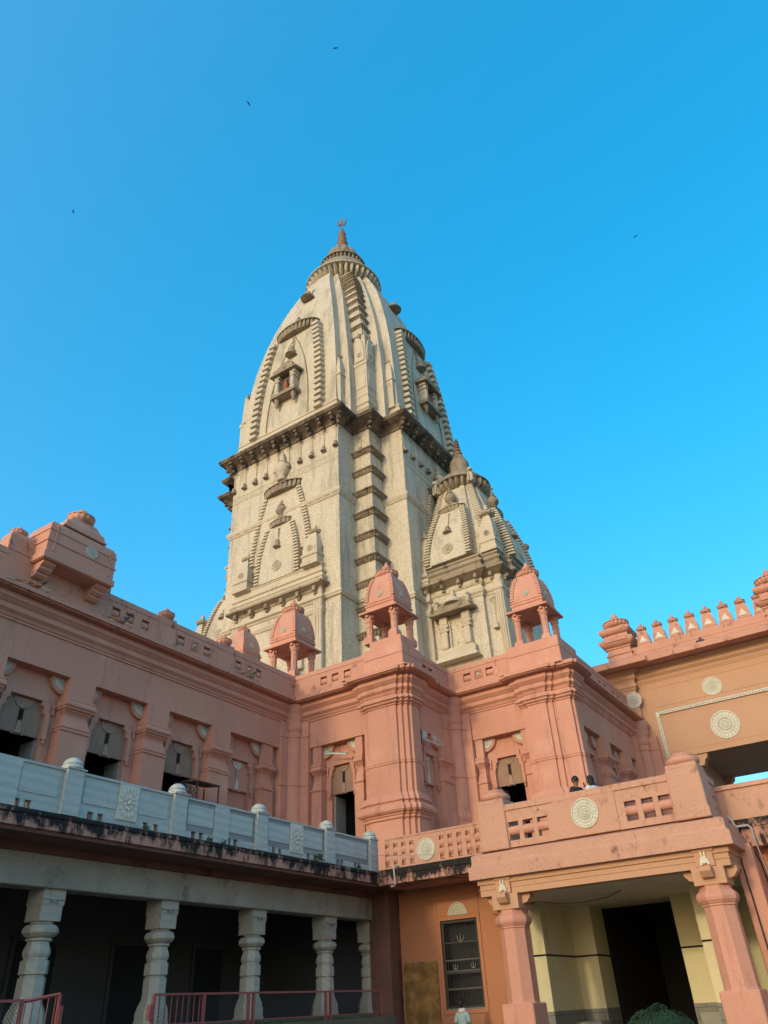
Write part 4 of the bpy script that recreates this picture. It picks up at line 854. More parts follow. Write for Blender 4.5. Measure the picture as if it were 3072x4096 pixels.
TAB = [(40.0, 8.75, 5.1, 8.0, 6.0, 7.05), (44, 8.6, 5.0, 7.9, 5.9, 7.03), (46, 8.5, 4.95, 7.8, 5.8, 6.92), (48, 8.33, 4.8, 7.6, 5.6, 6.68), (50, 8.1, 4.58, 7.33, 5.32, 6.38), (52, 7.8, 4.28, 7.0, 5.0, 6.08), (54, 7.42, 3.92, 6.6, 4.62, 5.74), (56, 6.98, 3.52, 6.13, 4.22, 5.37), (58, 6.46, 3.06, 5.6, 3.78, 4.96), (60, 5.88, 2.52, 5.02, 3.25, 4.48), (62, 5.2, 1.95, 4.38, 2.65, 3.9), (64.4, 4.25, 1.22, 3.6, 1.88, 3.02), (65.6, 3.7, .95, 3.1, 1.5, 2.6), (66.4, 3.1, .8, 2.6, 1.2, 2.1)]
def tab(z):
    for a, b in zip(TAB[:-1], TAB[1:]):
        if a[0] <= z <= b[0]:
            t = (z-a[0])/(b[0]-a[0]); return [p+(q-p)*t for p, q in zip(a, b)]
    return TAB[-1]
spire = obj('spire', MB().loft([[(x, y, z) for x, y in star2(*v)] for z, *v in TAB]), 'tower_stone', tower, MT)
# big ribbed crown and finial
mb = MB(); amalaka(mb, 65.45, 4.2, 1.75, 40, amp=.2); cr = obj('ribbed_crown', mb, 'tower_smooth', tower, MT, 40)
mb = MB(); mb.lathe([(3.95, 66.85), (3.85, 67.1), (3.35, 68.2), (2.85, 69.3), (2.6, 69.6)], 48); obj('crown_dome', mb, 'tower_dark', cr, MT, 40)
mb = MB(); amalaka(mb, 69.5, 2.62, 1.35, 34, amp=.16); mb.lathe([(2.3, 70.7), (2.1, 71.1), (2.05, 71.3)], 40); obj('upper_crown', mb, 'tower_dark', cr, MT, 40)
mb = MB(); mb.lathe([(1.9, 71.2), (2.05, 71.6, 1), (1.95, 72.3, 1), (1.6, 73.1, 1), (1.1, 73.7, .5), (.7, 73.95)], 48, lobes=12, amp=.14); obj('lotus_cap', mb, 'tower_dark', cr, MT, 50)
mb = MB(); mb.lathe([(.72, 73.9), (.76, 74.15), (.60, 74.5), (.50, 74.8), (.62, 75.1), (.64, 75.35), (.48, 75.6), (.44, 75.8), (.54, 76.05), (.52, 76.3), (.40, 76.5), (.42, 76.7), (.47, 77.0), (.36, 77.4), (.2, 77.9), (.06, 78.5)], 16); fn = obj('finial', mb, 'bronze_terracotta', tower, MT, 50)
tr = MB(); tr.tube([(0, 0, 78.3), (0, 0, 79.3)], .05, 6); tr.prism_xz([(-.16, 79.2), (-.22, 79.6), (0, 80.4), (.22, 79.6), (.16, 79.2)], -.03, .03)
for s in (-1, 1): tr.tube([(0, 0, 79.15), (s*.35, 0, 79.0), (s*.55, 0, 79.35), (s*.5, 0, 79.75), (s*.62, 0, 80.15)], [.07, .08, .09, .07, .02], 6)
tr.tube([(-.45, 0, 78.75), (-.2, 0, 78.9), (.2, 0, 78.75), (.42, 0, 78.9)], .06, 5)
obj('trident', tr, 'bronze_terracotta', fn, MT @ Matrix.Rotation(R_(20), 4, 'Z'))
# corner rib bands
def rib_band(r, b, z, sc, m='tower_dark'):
    mb = MB(); mb.sweep([(b, -r), (r, -r), (r, -b)], [(-.05, z-.28*sc), (.10*sc, z-.28*sc), (.14*sc, z-.1*sc), (.26*sc, z), (.34*sc, z+.04*sc), (.34*sc, z+.14*sc), (.1*sc, z+.26*sc), (-.05, z+.30*sc)])
    n = max(4, int((r-b)/.21))
    for i in range(n):
        u = b+(r-b)*(i+.5)/n
        mb.ball((u, -r-.16*sc, z-.12*sc), (.07*sc, .10*sc, .15*sc), 6, 4); mb.ball((r+.16*sc, -u, z-.12*sc), (.10*sc, .07*sc, .15*sc), 6, 4)
    return mb
band_me = rib_band(RR, B_, 0, 1.0).mesh('rib_band', 'tower_dark', 50)
for rz in (0, 90, -90):
    Q = MT @ Matrix.Rotation(R_(rz), 4, 'Z')
    for i in range(14): put('rib_band', band_me, shaft, Q @ Matrix.Translation((0, 0, 36.45-1.93*i)))
for i, z in enumerate([49.9, 51.7, 53.4, 55.0, 56.5, 57.9, 59.2, 60.4, 61.5, 62.5, 63.4, 64.2]):
    v = tab(z); me = rib_band(v[5], v[4]+.0, z, .78).mesh('rib_band', 'tower_dark', 50)
    z2 = ([51.7, 53.4, 55.0, 56.5, 57.9, 59.2, 60.4, 61.5, 62.5, 63.4, 64.2, 65.0])[i]-.3; v2 = tab(z2)
    fl = MB()
    for f_ in (.45, .72):
        for (ra, ba, za), (rb, bb, zb_) in (((v[5], v[4], z+.2), (v2[5], v2[4], z2)),):
            ua, ub = ba+(ra-ba)*f_, bb+(rb-bb)*f_; w = .09*(ra-ba)
            fl.loft([[(ua-w, -ra-.06, za), (ua+w, -ra-.06, za), (ua+w, -ra+.1, za), (ua-w, -ra+.1, za)], [(ub-w*.8, -rb-.06, zb_), (ub+w*.8, -rb-.06, zb_), (ub+w*.8, -rb+.1, zb_), (ub-w*.8, -rb+.1, zb_)]])
            fl.loft([[(ra+.06, -ua-w, za), (ra+.06, -ua+w, za), (ra-.1, -ua+w, za), (ra-.1, -ua-w, za)], [(rb+.06, -ub-w*.8, zb_), (rb+.06, -ub+w*.8, zb_), (rb-.1, -ub+w*.8, zb_), (rb-.1, -ub-w*.8, zb_)]])
    flm = fl.mesh('rib_fluting', 'tower_stone')
    for rz in (0, 90, -90):
        Q = MT @ Matrix.Rotation(R_(rz), 4, 'Z'); o = put('rib_band', me, spire, Q); put('rib_fluting', flm, spire, Q)
# foot shrine on each corner rib
def rib_shrine(Q):
    c = 6.45; sq = lambda h, z, e=0: [(c-h, -c-h, z), (c+h, -c-h, z), (c+h, -c+h, z), (c-h, -c+h, z)]
    mb = MB().loft([sq(.78, 41.2), sq(.78, 41.6), sq(.70, 41.7), sq(.70, 42.0), sq(.76, 42.1), sq(.76, 42.3), sq(.68, 42.4), sq(.66, 45.6), sq(.74, 45.7), sq(.74, 46.0), sq(.62, 46.1), sq(.50, 49.4), sq(.4, 49.6)])
    o = obj('rib_shrine', mb, 'tower_smooth', spire, Q)
    for rz in (0, 90):
        F = Q @ Matrix.Translation((c, -c, 0)) @ Matrix.Rotation(R_(rz), 4, 'Z')
        a = [(-.46, 46.2), (-.46, 47.2), (-.38, 48.0), (-.2, 48.7), (0, 49.1), (.2, 48.7), (.38, 48.0), (.46, 47.2), (.46, 46.2)]
        obj('arch_panel', MB().prism_xz(a, -.69, -.50), 'tower_smooth', o, F); obj('panel', MB().prism_xz([(-.5, 43.0), (-.5, 45.0), (-.3, 45.2), (-.2, 45.4), (.2, 45.4), (.3, 45.2), (.5, 45.0), (.5, 43.0)], -.72, -.62), 'tower_smooth', o, F)
        obj('bud', MB().lathe([(.1, 49.0), (.16, 49.15), (.1, 49.3), (.14, 49.4), (.02, 49.7)], 8, 0, -.62), 'tower_dark', o, F, 50)
        obj('wheel', medallion(.24, 10, False, sunk_shade='tower_dark'), 'tower_smooth', o, F @ Matrix.Translation((0, -.69, 46.9)), 40)
# hanging bells under the cornice
bc = MB(); bc.join(chain_mb(1.35, .05, -.05), Matrix.Translation((0, 0, -.30))); bc.join(medallion(.32, 12, False, math.pi, 2*math.pi, None), Matrix.Identity(4)); bc_me = bc.mesh('chain', 'tower_smooth')
bl_me = bell_mb(.50, .24, -.16).mesh('bell', 'tower_dark', 50)
brk = MB(); brk.box(-.14, .14, -.85, 0, .0, .22); brk.box(-.16, .16, -.5, 0, -.35, .0)
for y, z in ((-.62, -.18), (-.34, -.48)): brk.lathe([(.05, z-.24), (.12, z-.2), (.16, z-.12), (.16, z+.06), (.11, z+.12), (.13, z+.18)], 10, 0, y)
brk_me = brk.mesh('bracket', 'tower_soot', 40)
dent = MB()
for i in range(44):
    x = -5.25+i*.2442; dent.box(x-.04, x+.04, -.03, .02, 35.25, 35.62)
dent.box(-5.4, 5.4, -.025, .01, 35.12, 35.17); dent.box(-5.4, 5.4, -.025, .01, 35.70, 35.75); dent_me = dent.mesh('dentil_line', 'tower_smooth')
lb = MB(); lb.sweep([(-B_, -RR), (-B_, -W), (B_, -W), (B_, -RR)], [(-.03, 31.75), (.05, 31.78), (.08, 31.9), (.22, 32.1), (.22, 32.25), (.08, 32.42), (-.03, 32.45)])
for i in range(14): lb.ball((-5.2+i*.8, -W-.12, 32.1), (.46, .07, .17), 8, 5)
lb_me = lb.mesh('leaf_band', 'tower_smooth', 50)
arm = {}
def tower_face(rz, full=True):
    F = MT @ Matrix.Rotation(R_(rz), 4, 'Z')
    FW = F @ Matrix.Translation((0, -W, 0))
    put('dentil_line', dent_me, shaft, FW); put('leaf_band', lb_me, shaft, F)
    for i in range(10):
        x = -5.25+i*1.1667
        Q = FW @ Matrix.Translation((x, 0, 38.3)); c = put('chain', bc_me, shaft, Q); put('bell', bl_me, c, FW @ Matrix.Translation((x, 0, 36.75)))
        put('bracket', brk_me, crown, FW @ Matrix.Translation((x, 0, 38.95)))
    for s in (-1, 1):                                     # returns beside the rib
        Q = F @ Matrix.Translation((s*B_, -8.2, 38.3)) @ Matrix.Rotation(R_(90*s), 4, 'Z')
        put('bracket', brk_me, crown, F @ Matrix.Translation((s*RR, -RR, 38.9)) @ Matrix.Rotation(R_(45*s), 4, 'Z'))
        put('bracket', brk_me, crown, F @ Matrix.Translation((s*B_, -W, 38.9)) @ Matrix.Rotation(R_(45*s), 4, 'Z'))
        Q = F @ Matrix.Translation((s*6.2, -RR, 38.3)); c = put('chain', bc_me, shaft, Q); put('bell', bl_me, c, F @ Matrix.Translation((s*6.2, -RR, 36.9)))
    # tall sub-spire above the cornice
    ss = face_spire(spire, F, 41.1, 52.9, 3.1, 2.05, -8.85, -7.95, -5.0, 17, .85, 2.45, 1.05, 30, .8, yam=-7.6, power=2.2, proud=.42)
    if full:
        for s in (-1, 1):
            pts = [(s*(2.25*(1-(t**2.4))), -8.87+.9*t**1.5-.02, 41.3+11.3*t) for t in [i/14 for i in range(15)]]
            obj('arch_line', MB().tube(pts, .055, 5), 'tower_dark', ss, F)
        ch = obj('chain', chain_mb(1.6, .10, -.1), 'tower_dark', ss, F @ Matrix.Translation((0, -8.15, 52.3)))
        obj('bell', bell_mb(1.0, .55, -.25), 'tower_dark', ss, F @ Matrix.Translation((0, -8.3, 50.7)), 50)
        FN = F @ Matrix.Translation((0, -.05, -1.0))
        ni = MB(); ni.loft([[(-1.45, -9.65, 47.75), (1.45, -9.65, 47.75), (1.45, -8.4, 47.95), (-1.45, -8.4, 47.95)], [(-1.45, -9.65, 47.9), (1.45, -9.65, 47.9), (1.45, -8.4, 48.2), (-1.45, -8.4, 48.2)]])
        ni.box(-1.1, 1.1, -9.6, -8.5, 48.0, 48.35); ni.box(-.8, .8, -9.3, -8.4, 48.3, 48.9); ni.box(-.4, .4, -9.2, -8.4, 48.9, 49.3)
        nb = obj('niche', ni, 'tower_dark', ss, FN)
        for s in (-1, 1):
            for z0, z1, w in ((45.6, 46.0, .26), (46.0, 47.1, .19), (47.1, 47.3, .28), (47.3, 47.5, .22), (47.5, 47.8, .32)): block(nb, 'tower_smooth', FN, s*.85-w, s*.85+w, -9.35, -8.6, z0, z1, 'pillar_block')
        obj('niche_shelf', MB().box(-1.35, 1.35, -9.5, -8.5, 45.25, 45.6), 'tower_dark', nb, FN)
        for s in (-1, 1): obj('shelf_bracket', MB().lathe([(.05, 44.3), (.16, 44.5), (.12, 44.7), (.22, 44.9), (.24, 45.25)], 10, s*.9, -9.1), 'tower_dark', nb, FN, 50)
        obj('niche_recess', MB().box(-.6, .6, -8.92, -8.8, 45.6, 47.7), 'dusky_plaster', nb, FN)
        obj('idol', MB().loft([[(a*math.cos(t), -9.05+a*.7*math.sin(t), z) for t in [2*math.pi*i/8 for i in range(8)]] for z, a in ((45.6, .22), (46.2, .2), (46.6, .26), (46.85, .2), (46.95, .1), (47.1, .14), (47.25, .1), (47.35, .02))]), 'idol_red', nb, FN, 60)
    for s in (-1, 1): mini_spire(spire, F, s*4.68, -7.8, 41.2, .70, 44.3, 47.0, sw=True)
    ub = obj('upper_chain', chain_mb(1.6, .12, -.05), 'tower_dark', spire, F @ Matrix.Translation((0, -5.25, 61.9)) @ Matrix.Rotation(R_(-18), 4, 'X'))
    obj('bell', bell_mb(.9, .75, -.4), 'tower_dark', ub, F @ Matrix.Translation((0, -5.85, 60.4)), 50)
    rib_shrine(F)
    # blind spire bay on the shaft
    bay_ = obj('relief_bay', MB().box(-4.0, 4.0, -9.3, -8.9, GROUND, 24.35), 'tower_stone', shaft, F)
    path = [(-4.0, -8.95), (-4.0, -9.3), (4.0, -9.3), (4.0, -8.95)]
    sl = obj('bay_cornice', MB().sweep(path, [(-.05, 24.2), (.05, 24.2), (.1, 24.4), (.42, 24.55), (.48, 24.56), (.48, 24.72), (.42, 24.75), (.2, 24.85), (-.1, 24.88)]), 'tower_dark', bay_, F)
    obj('bay_moulding', MB().sweep(path, [(-.05, 23.3), (.06, 23.3), (.10, 23.42), (.24, 23.5), (.24, 23.7), (.08, 23.8), (.06, 23.95), (-.05, 24.0)]), 'tower_smooth', bay_, F)
    obj('bay_moulding', MB().sweep(path, [(-.05, 22.5), (.06, 22.5), (.10, 22.6), (.16, 22.75), (.1, 22.9), (-.05, 22.92)]), 'tower_smooth', bay_, F)
    obj('bay_tiers', MB().sweep(path, [(-.1, 24.86), (.22, 24.88), (.24, 25.0), (.32, 25.1), (.26, 25.3), (.1, 25.36), (.1, 25.5), (.2, 25.56), (.2, 25.72), (.05, 25.78), (.02, 26.15), (.08, 26.2), (.08, 26.35), (-.2, 26.4)]), 'tower_smooth', bay_, F)
    for i in range(6): block(sl, 'tower_dark', F, -3.6+i*1.44-.14, -3.6+i*1.44+.14, -9.72, -9.2, 24.05, 24.45, 'bracket'); block(sl, 'tower_dark', F, -3.6+i*1.44-.12, -3.6+i*1.44+.12, -9.55, -9.2, 23.86, 24.06, 'bracket')
    for s in (-1, 1):
        for d in (0, .24, .48): obj('colonnette', MB().lathe([(.14, GROUND), (.14, 20.8), (.12, 20.85), (.11, 22.2), (.14, 22.3), (.15, 22.9), (.18, 23.1), (.13, 23.3), (.2, 23.6), (.13, 23.9), (.15, 24.2)], 8, s*(3.95-d), -9.30-(.0 if d else .02)), 'tower_smooth', bay_, F, 50)
        mini_spire(bay_, F, s*3.25, -9.05, 26.2, .66, 26.9, 29.1, R=.5)
    obj('bay_wheel', medallion(.62, 14, False, sunk_shade='tower_dark'), 'tower_smooth', bay_, F @ Matrix.Translation((0, -9.3, 20.7)), 40)
    for s in (-1, 1): mini_spire(bay_, F, s*2.2, -9.2, 18.8, .34, 20.3, 21.2, R=.36)
    sp = face_spire(bay_, F, 26.3, 31.0, 1.70, .95, -9.45, -9.25, -8.95, 17, .42, 1.12, .55, 16, 1.0, yam=-9.05, power=2.2)
    obj('wheel', medallion(.42, 12, True, sunk_shade='tower_dark'), 'tower_smooth', sp, F @ Matrix.Translation((0, -9.46, 27.4)), 40)
    obj('chain', chain_mb(1.1, .07, -.05), 'tower_dark', sp, F @ Matrix.Translation((0, -9.3, 30.7))); obj('bell', bell_mb(.65, .30, -.12), 'tower_dark', sp, F @ Matrix.Translation((0, -9.36, 29.6)), 50)
    face_spire(bay_, F, 28.3, 34.1, 2.55, 1.42, -9.16, -9.10, -8.9, 20, .40, 1.95, .75, 24, 0, fill=True, yam=-8.85, power=1.6, proud=.12)
    k = MB(); kalash(k, 0, 1.0); k.v = [(p[0]*1.12, -9.2+p[1]*.9, 35.2+p[2]*2.1) for p in k.v]; obj('kalash', k, 'tower_smooth', bay_, F, 50)
tower_face(0); tower_face(90); tower_face(-90, False)

# ---- the smaller tower beside it (and its twin on the far side)
def small_tower(cx, cy, label):
    t = thing('side_tower', label, 'side tower', (cx, cy, GROUND), 'smaller towers flanking the main tower'); M = at(cx, cy, 0)
    W, b, r = 3.73, 2.15, 3.38
    body = obj('body', MB().prism_xy(star(W, b, r), GROUND, 24.6), 'tower_stone', t, M)
    P = star(W, b, r)
    obj('moulding', MB().sweep(P, [(-.05, 22.95), (.05, 22.95), (.10, 23.1), (.20, 23.2), (.22, 23.35), (.10, 23.45), (.06, 23.6), (-.05, 23.62)], True), 'tower_smooth', t, M)
    obj('moulding', MB().sweep(P, [(-.05, 23.85), (.06, 23.85), (.14, 24.0), (.14, 24.1), (.05, 24.2), (-.05, 24.2)], True), 'tower_smooth', t, M)
    sl = obj('cornice', MB().sweep(P, [(-.1, 24.3), (.08, 24.35), (.55, 24.62), (.62, 24.64), (.62, 24.80), (.52, 24.86), (.40, 24.9), (.42, 25.05), (.3, 25.12), (.3, 25.3), (.42, 25.42), (.42, 25.55), (.16, 25.62), (.14, 25.85), (.22, 25.9), (.22, 26.05), (.05, 26.15), (-.3, 26.3)], True), 'tower_dark', t, M)
    for rz in (0, 90, -90):
        F = M @ Matrix.Rotation(R_(rz), 4, 'Z')
        for x in (-1.95, -.65, .65, 1.95): block(sl, 'tower_dark', F, x-.13, x+.13, -W-.48, -W+.1, 24.15, 24.5, 'bracket'); block(sl, 'tower_dark', F, x-.11, x+.11, -W-.3, -W+.1, 23.95, 24.16, 'bracket')
        for x in (-2.9, 2.9): block(sl, 'tower_dark', F, x-.13, x+.13, -r-.48, -r+.1, 24.15, 24.5, 'bracket'); block(sl, 'tower_dark', F, x-.11, x+.11, -r-.3, -r+.1, 23.95, 24.16, 'bracket')
    TB = [(26.1, 3.55, 2.0, 3.3), (27.2, 3.42, 1.92, 3.16), (28.3, 3.2, 1.8, 2.92), (29.4, 2.9, 1.65, 2.62), (30.5, 2.56, 1.46, 2.28), (31.6, 2.22, 1.26, 1.96), (32.8, 1.88, 1.06, 1.64), (34.0, 1.58, .88, 1.36), (34.6, 1.3, .7, 1.1)]
    sp = obj('spire', MB().loft([[(x, y, z) for x, y in star(*v)] for z, *v in TB]), 'tower_stone', t, M)
    def rr(z):
        for a, c in zip(TB[:-1], TB[1:]):
            if a[0] <= z <= c[0]: return a[3]+(c[3]-a[3])*(z-a[0])/(c[0]-a[0])
        return TB[-1][3]
    for rz in (0, 90, -90):
        F = M @ Matrix.Rotation(R_(rz), 4, 'Z')
        for i in range(20):
            z = 28.9+5.0*(i+.5)/20; q = rr(z); w = .60-.015*i; block(sp, 'tower_smooth', F, q-w, q+.10, -q-.10, -q+w, z-.10, z+.07)
        mini_spire(sp, F, 2.98, -2.98, 26.2, .56, 26.9, 29.4, R=.62)
        s2 = face_spire(sp, F, 26.3, 31.1, 1.48, .86, -4.0, -2.8, -1.6, 19, .45, 1.12, .55, 18, .95, yam=-2.45, power=1.9, proud=.2)
        obj('wheel', medallion(.45, 12, True, sunk_shade='tower_dark'), 'tower_smooth', s2, F @ Matrix.Translation((0, -3.9, 27.3)) @ Matrix.Rotation(R_(-10), 4, 'X'), 40)
        obj('chain', chain_mb(1.5, .06, -.05), 'tower_dark', s2, F @ Matrix.Translation((0, -2.9, 30.8)) @ Matrix.Rotation(R_(-18), 4, 'X')); obj('bell', bell_mb(.5, .38, -.2), 'tower_dark', s2, F @ Matrix.Translation((0, -3.35, 29.3)), 50)
        c = obj('chain', chain_mb(1.6, .06, -.05), 'tower_smooth', body, F @ Matrix.Translation((2.75, -r, 22.6))); obj('bell', bell_mb(.5, .22, -.14), 'tower_smooth', body, F @ Matrix.Translation((2.75, -r, 20.9)), 50); obj('half_wheel', medallion(.4, 12, False, math.pi, 2*math.pi, 'tower_dark'), 'tower_smooth', body, F @ Matrix.Translation((2.75, -r, 22.75)), 40)
        for d in (0, .17, .34): obj('colonnette', MB().lathe([(.09, GROUND), (.09, 22.9), (.14, 23.1), (.09, 23.3), (.13, 23.9), (.1, 24.3)], 8, r-.08-d*.9, -r-.02), 'tower_smooth', body, F, 50); obj('colonnette', MB().lathe([(.09, GROUND), (.09, 22.9), (.14, 23.1), (.09, 23.3), (.13, 23.9), (.1, 24.3)], 8, r+.02, -r+.08+d*.9), 'tower_smooth', body, F, 50)
    mb = MB(); amalaka(mb, 33.75, 2.25, 1.2, 26, amp=.2); mb.lathe([(2.05, 34.8), (1.85, 35.2), (1.4, 35.7), (1.0, 36.05), (.7, 36.3)], 40); cr = obj('ribbed_crown', mb, 'tower_dark', t, M, 40)
    mb = MB(); mb.lathe([(.72, 36.1), (.80, 36.2), (.72, 36.35), (.76, 36.7), (.80, 37.15), (.74, 37.4), (.62, 37.48), (.62, 37.62), (.46, 37.9), (.34, 38.15)], 24); obj('pot', mb, 'tower_dark', cr, M, 50)
    mb = MB(); z = 38.1
    for s in (.40, .30, .25, .22, .19, .14, .11): mb.lathe([(s*.55, z), (s*.9, z+.08), (s, z+s*.5), (s*.9, z+s*.85), (s*.5, z+s*1.05), (s*.45, z+s*1.2)], 14); z += s*1.15
    obj('ringed_finial', mb, 'bronze_terracotta', cr, M, 60)
    def lion(x, y, z, rz, s=1.0):
        L = MB(); L.loft([[(a*math.cos(q), yy+bq*math.sin(q), zz) for q in [2*math.pi*i/8 for i in range(8)]] for zz, a, bq, yy in ((0, .26, .34, .05), (.3, .26, .32, .04), (.6, .22, .22, -.03), (.8, .16, .16, -.08))])
        L.ball((0, -.14, .98), (.2, .22, .2), 8, 6); L.ball((0, -.32, .92), (.11, .12, .1), 6, 4)
        for q in (-1, 1): L.tube([(q*.13, -.26, .6), (q*.13, -.3, 0)], .07, 6); L.ball((q*.13, -.05, 1.16), .06, 6, 4)
        obj('lion', L, 'tower_smooth', sp, M @ Matrix.Translation((x, y, z)) @ Matrix.Rotation(R_(rz), 4, 'Z') @ Matrix.Scale(s, 4), 60)
    for x, y, rz in ((1.5, -1.5, 20), (-1.5, -1.5, -20), (1.5, 1.5, 110)): lion(x, y, 33.9, rz, 1.15)
    # niche on the front bay
    ni = MB(); ni.box(-1.15, 1.15, -W-.30, -W, 19.55, 19.75); ni.box(-1.35, 1.35, -W-.42, -W, 19.2, 19.55); ni.loft([[(-1.6, -W-.75, 18.75), (1.6, -W-.75, 18.75), (1.6, -W, 18.75), (-1.6, -W, 18.75)], [(-1.45, -W-.65, 19.0), (1.45, -W-.65, 19.0), (1.45, -W, 19.0), (-1.45, -W, 19.0)], [(-1.3, -W-.5, 19.2), (1.3, -W-.5, 19.2), (1.3, -W, 19.2), (-1.3, -W, 19.2)]])
    nb = obj('niche', ni, 'tower_smooth', body, M)
    ev = MB(); ev.loft([[(-1.62, -W-.95, 22.05), (1.62, -W-.95, 22.05), (1.62, -W, 22.15), (-1.62, -W, 22.15)], [(-1.62, -W-.95, 22.17), (1.62, -W-.95, 22.17), (1.62, -W, 22.4), (-1.62, -W, 22.4)]]); ev.box(-1.35, 1.35, -W-.62, -W, 22.28, 22.62); ev.box(-1.1, 1.1, -W-.5, -W, 22.6, 22.85)
    obj('niche_eave', ev, 'tower_dark', nb, M)
    obj('niche_dome', MB().lathe([(.68, 22.85), (.72, 23.0), (.68, 23.1), (.5, 23.2), (.2, 23.3), (.16, 23.4), (.22, 23.55), (.14, 23.75), (.02, 24.0)], 16, 0, -W-.2), 'tower_smooth', nb, M, 50)
    for s in (-1, 1):
        for z0, z1, w in ((19.75, 20.95, .24), (20.95, 21.1, .34), (21.1, 21.25, .28), (21.25, 21.45, .36), (21.45, 22.1, .30)): block(nb, 'tower_smooth', M, s*.85-w, s*.85+w, -W-.42, -W+.05, z0, z1, 'pillar_block')
        lion(s*1.2, -W-.35, 22.62, 0, .62)
    obj('niche_panel', MB().box(-.5, .5, -W-.06, -W+.02, 19.75, 21.7).box(-.55, -.42, -W-.2, -W, 19.75, 21.7), 'tower_stone', nb, M)
    return t
st1 = small_tower(-20.3, 45.0, 'smaller cream stone tower with lion niche and ringed finial, right of the main tower')
st2 = copy_tree(st1, None, Matrix.Translation((-42.6, 45.0, GROUND)))
st2['label'] = 'twin of the smaller tower, mostly hidden behind the left edge of the main tower'

# ------------------------------------------------------------------ raised lawn bed and fences
put('lawn_bed', MB().box(-16.98, -14.2, -5.0, 22.0, GROUND, -.06).mesh('lawn_bed', 'earth'), kind='structure')
gr = MB()
for i in range(5200):
    x = random.uniform(-16.8, -14.25); y = random.uniform(9, 21.9); a = random.uniform(0, 6.28); h = random.uniform(.03, .09); w = .008; dx, dy = math.cos(a), math.sin(a); lx, ly = random.uniform(-.04, .04), random.uniform(-.04, .04)
    gr.add([(x-dx*w, y-dy*w, -.065), (x+dx*w, y+dy*w, -.065), (x+lx, y+ly, -.06+h)], [(0, 1, 2)])
go = put('grass', gr.mesh('grass', 'grass_green'), kind='stuff'); tag(go, 'short green grass on the bed behind the red fence', 'grass')
def wire_mesh(mb, y0, y1, z0, z1, p=.075, r=.0035):
    H = z1-z0; n = int((y1-y0+H)/p)
    for i in range(n):
        for s in (1, -1):
            c = y0-H+i*p if s == 1 else y0+i*p
            ta, tb = c, c+s*H
            q = []
            for u, z in ((ta, z0), (tb, z1)): q.append([u, z])
            for k in (0, 1):
                if q[k][0] < y0: f = (y0-q[k][0])/(q[1-k][0]-q[k][0]) if q[1-k][0] != q[k][0] else 2; q[k] = [y0, q[k][1]+(q[1-k][1]-q[k][1])*f]
                elif q[k][0] > y1: f = (y1-q[k][0])/(q[1-k][0]-q[k][0]) if q[1-k][0] != q[k][0] else 2; q[k] = [y1, q[k][1]+(q[1-k][1]-q[k][1])*f]
            if q[0][1] < z0-.001 or q[1][1] > z1+.001 or abs(q[0][0]-q[1][0]) < .01 or not (z0-.001 <= q[0][1] <= z1+.001) or not (z0-.001 <= q[1][1] <= z1+.001): continue
            (ya, za), (yb, zb) = q
            mb.add([(-r, ya, za-r), (r, ya, za-r), (0, ya, za+r), (-r, yb, zb-r), (r, yb, zb-r), (0, yb, zb+r)], [(0, 1, 4, 3), (1, 2, 5, 4), (2, 0, 3, 5)])
    return mb
def fence(label, x, ys, y0, y1, gate_span, zt=.60):
    t = thing('wire_fence', label, 'fence', (x, (y0+y1)/2, -.06), 'red wire fences before the gallery'); M = at(x, 0, 0)
    obj('top_rail', MB().box(-.025, .025, y0, y1, zt-.045, zt), 'red_rail', t, M); obj('bottom_rail', MB().tube([(0, y0, .03), (0, y1, .03)], .022, 6), 'red_rail', t, M)
    for y in ys: obj('post', MB().box(-.03, .03, y-.03, y+.03, -.06, zt-.045), 'red_rail', t, M)
    a, b = gate_span
    if b > a:
        n = 8
        for i in range(n): obj('bar', MB().box(-.009, .009, a+(b-a)*(i+.5)/n-.009, a+(b-a)*(i+.5)/n+.009, .03, zt-.045), 'red_rail', t, M)
    obj('wire_mesh', wire_mesh(MB(), y0, y1, .03, zt-.05), 'iron', t, M, kind='stuff')
    return t
ft = fence('long low red fence with wire mesh and a barred leaf, before the middle gallery columns', -14.5, (13.02, 14.5, 15.97, 16.15, 19.02, 19.22, 21.70), 13.0, 21.73, (13.1, 14.45))
obj('hinge_plate', MB().box(-.05, .05, 12.9, 13.0, .12, .40), 'red_rail', ft, at(-14.5, 0, 0))
fl_ = fence('short red fence end with an open leaf in the lower left corner', -14.5, (6.4, 9.9), 3.0, 9.92, (0, 0), .54)
lf_ = MB(); lf_.tube([(0, 9.9, .50), (.25, 10.5, .60)], .03, 4); lf_.tube([(.25, 10.5, -.06), (.25, 10.5, .60)], .035, 4); obj('leaf_frame', lf_, 'red_rail', fl_, at(-14.5, 0, 0))
for i in range(5): f = (i+.5)/5; obj('bar', MB().tube([(.25*f, 9.9+.6*f, -.03), (.25*f, 9.9+.6*f, .52+.08*f)], .010, 5), 'red_rail', fl_, at(-14.5, 0, 0))
obj('latch_plate', MB().box(.22, .30, 10.5, 10.58, .12, .42), 'red_rail', fl_, at(-14.5, 0, 0))

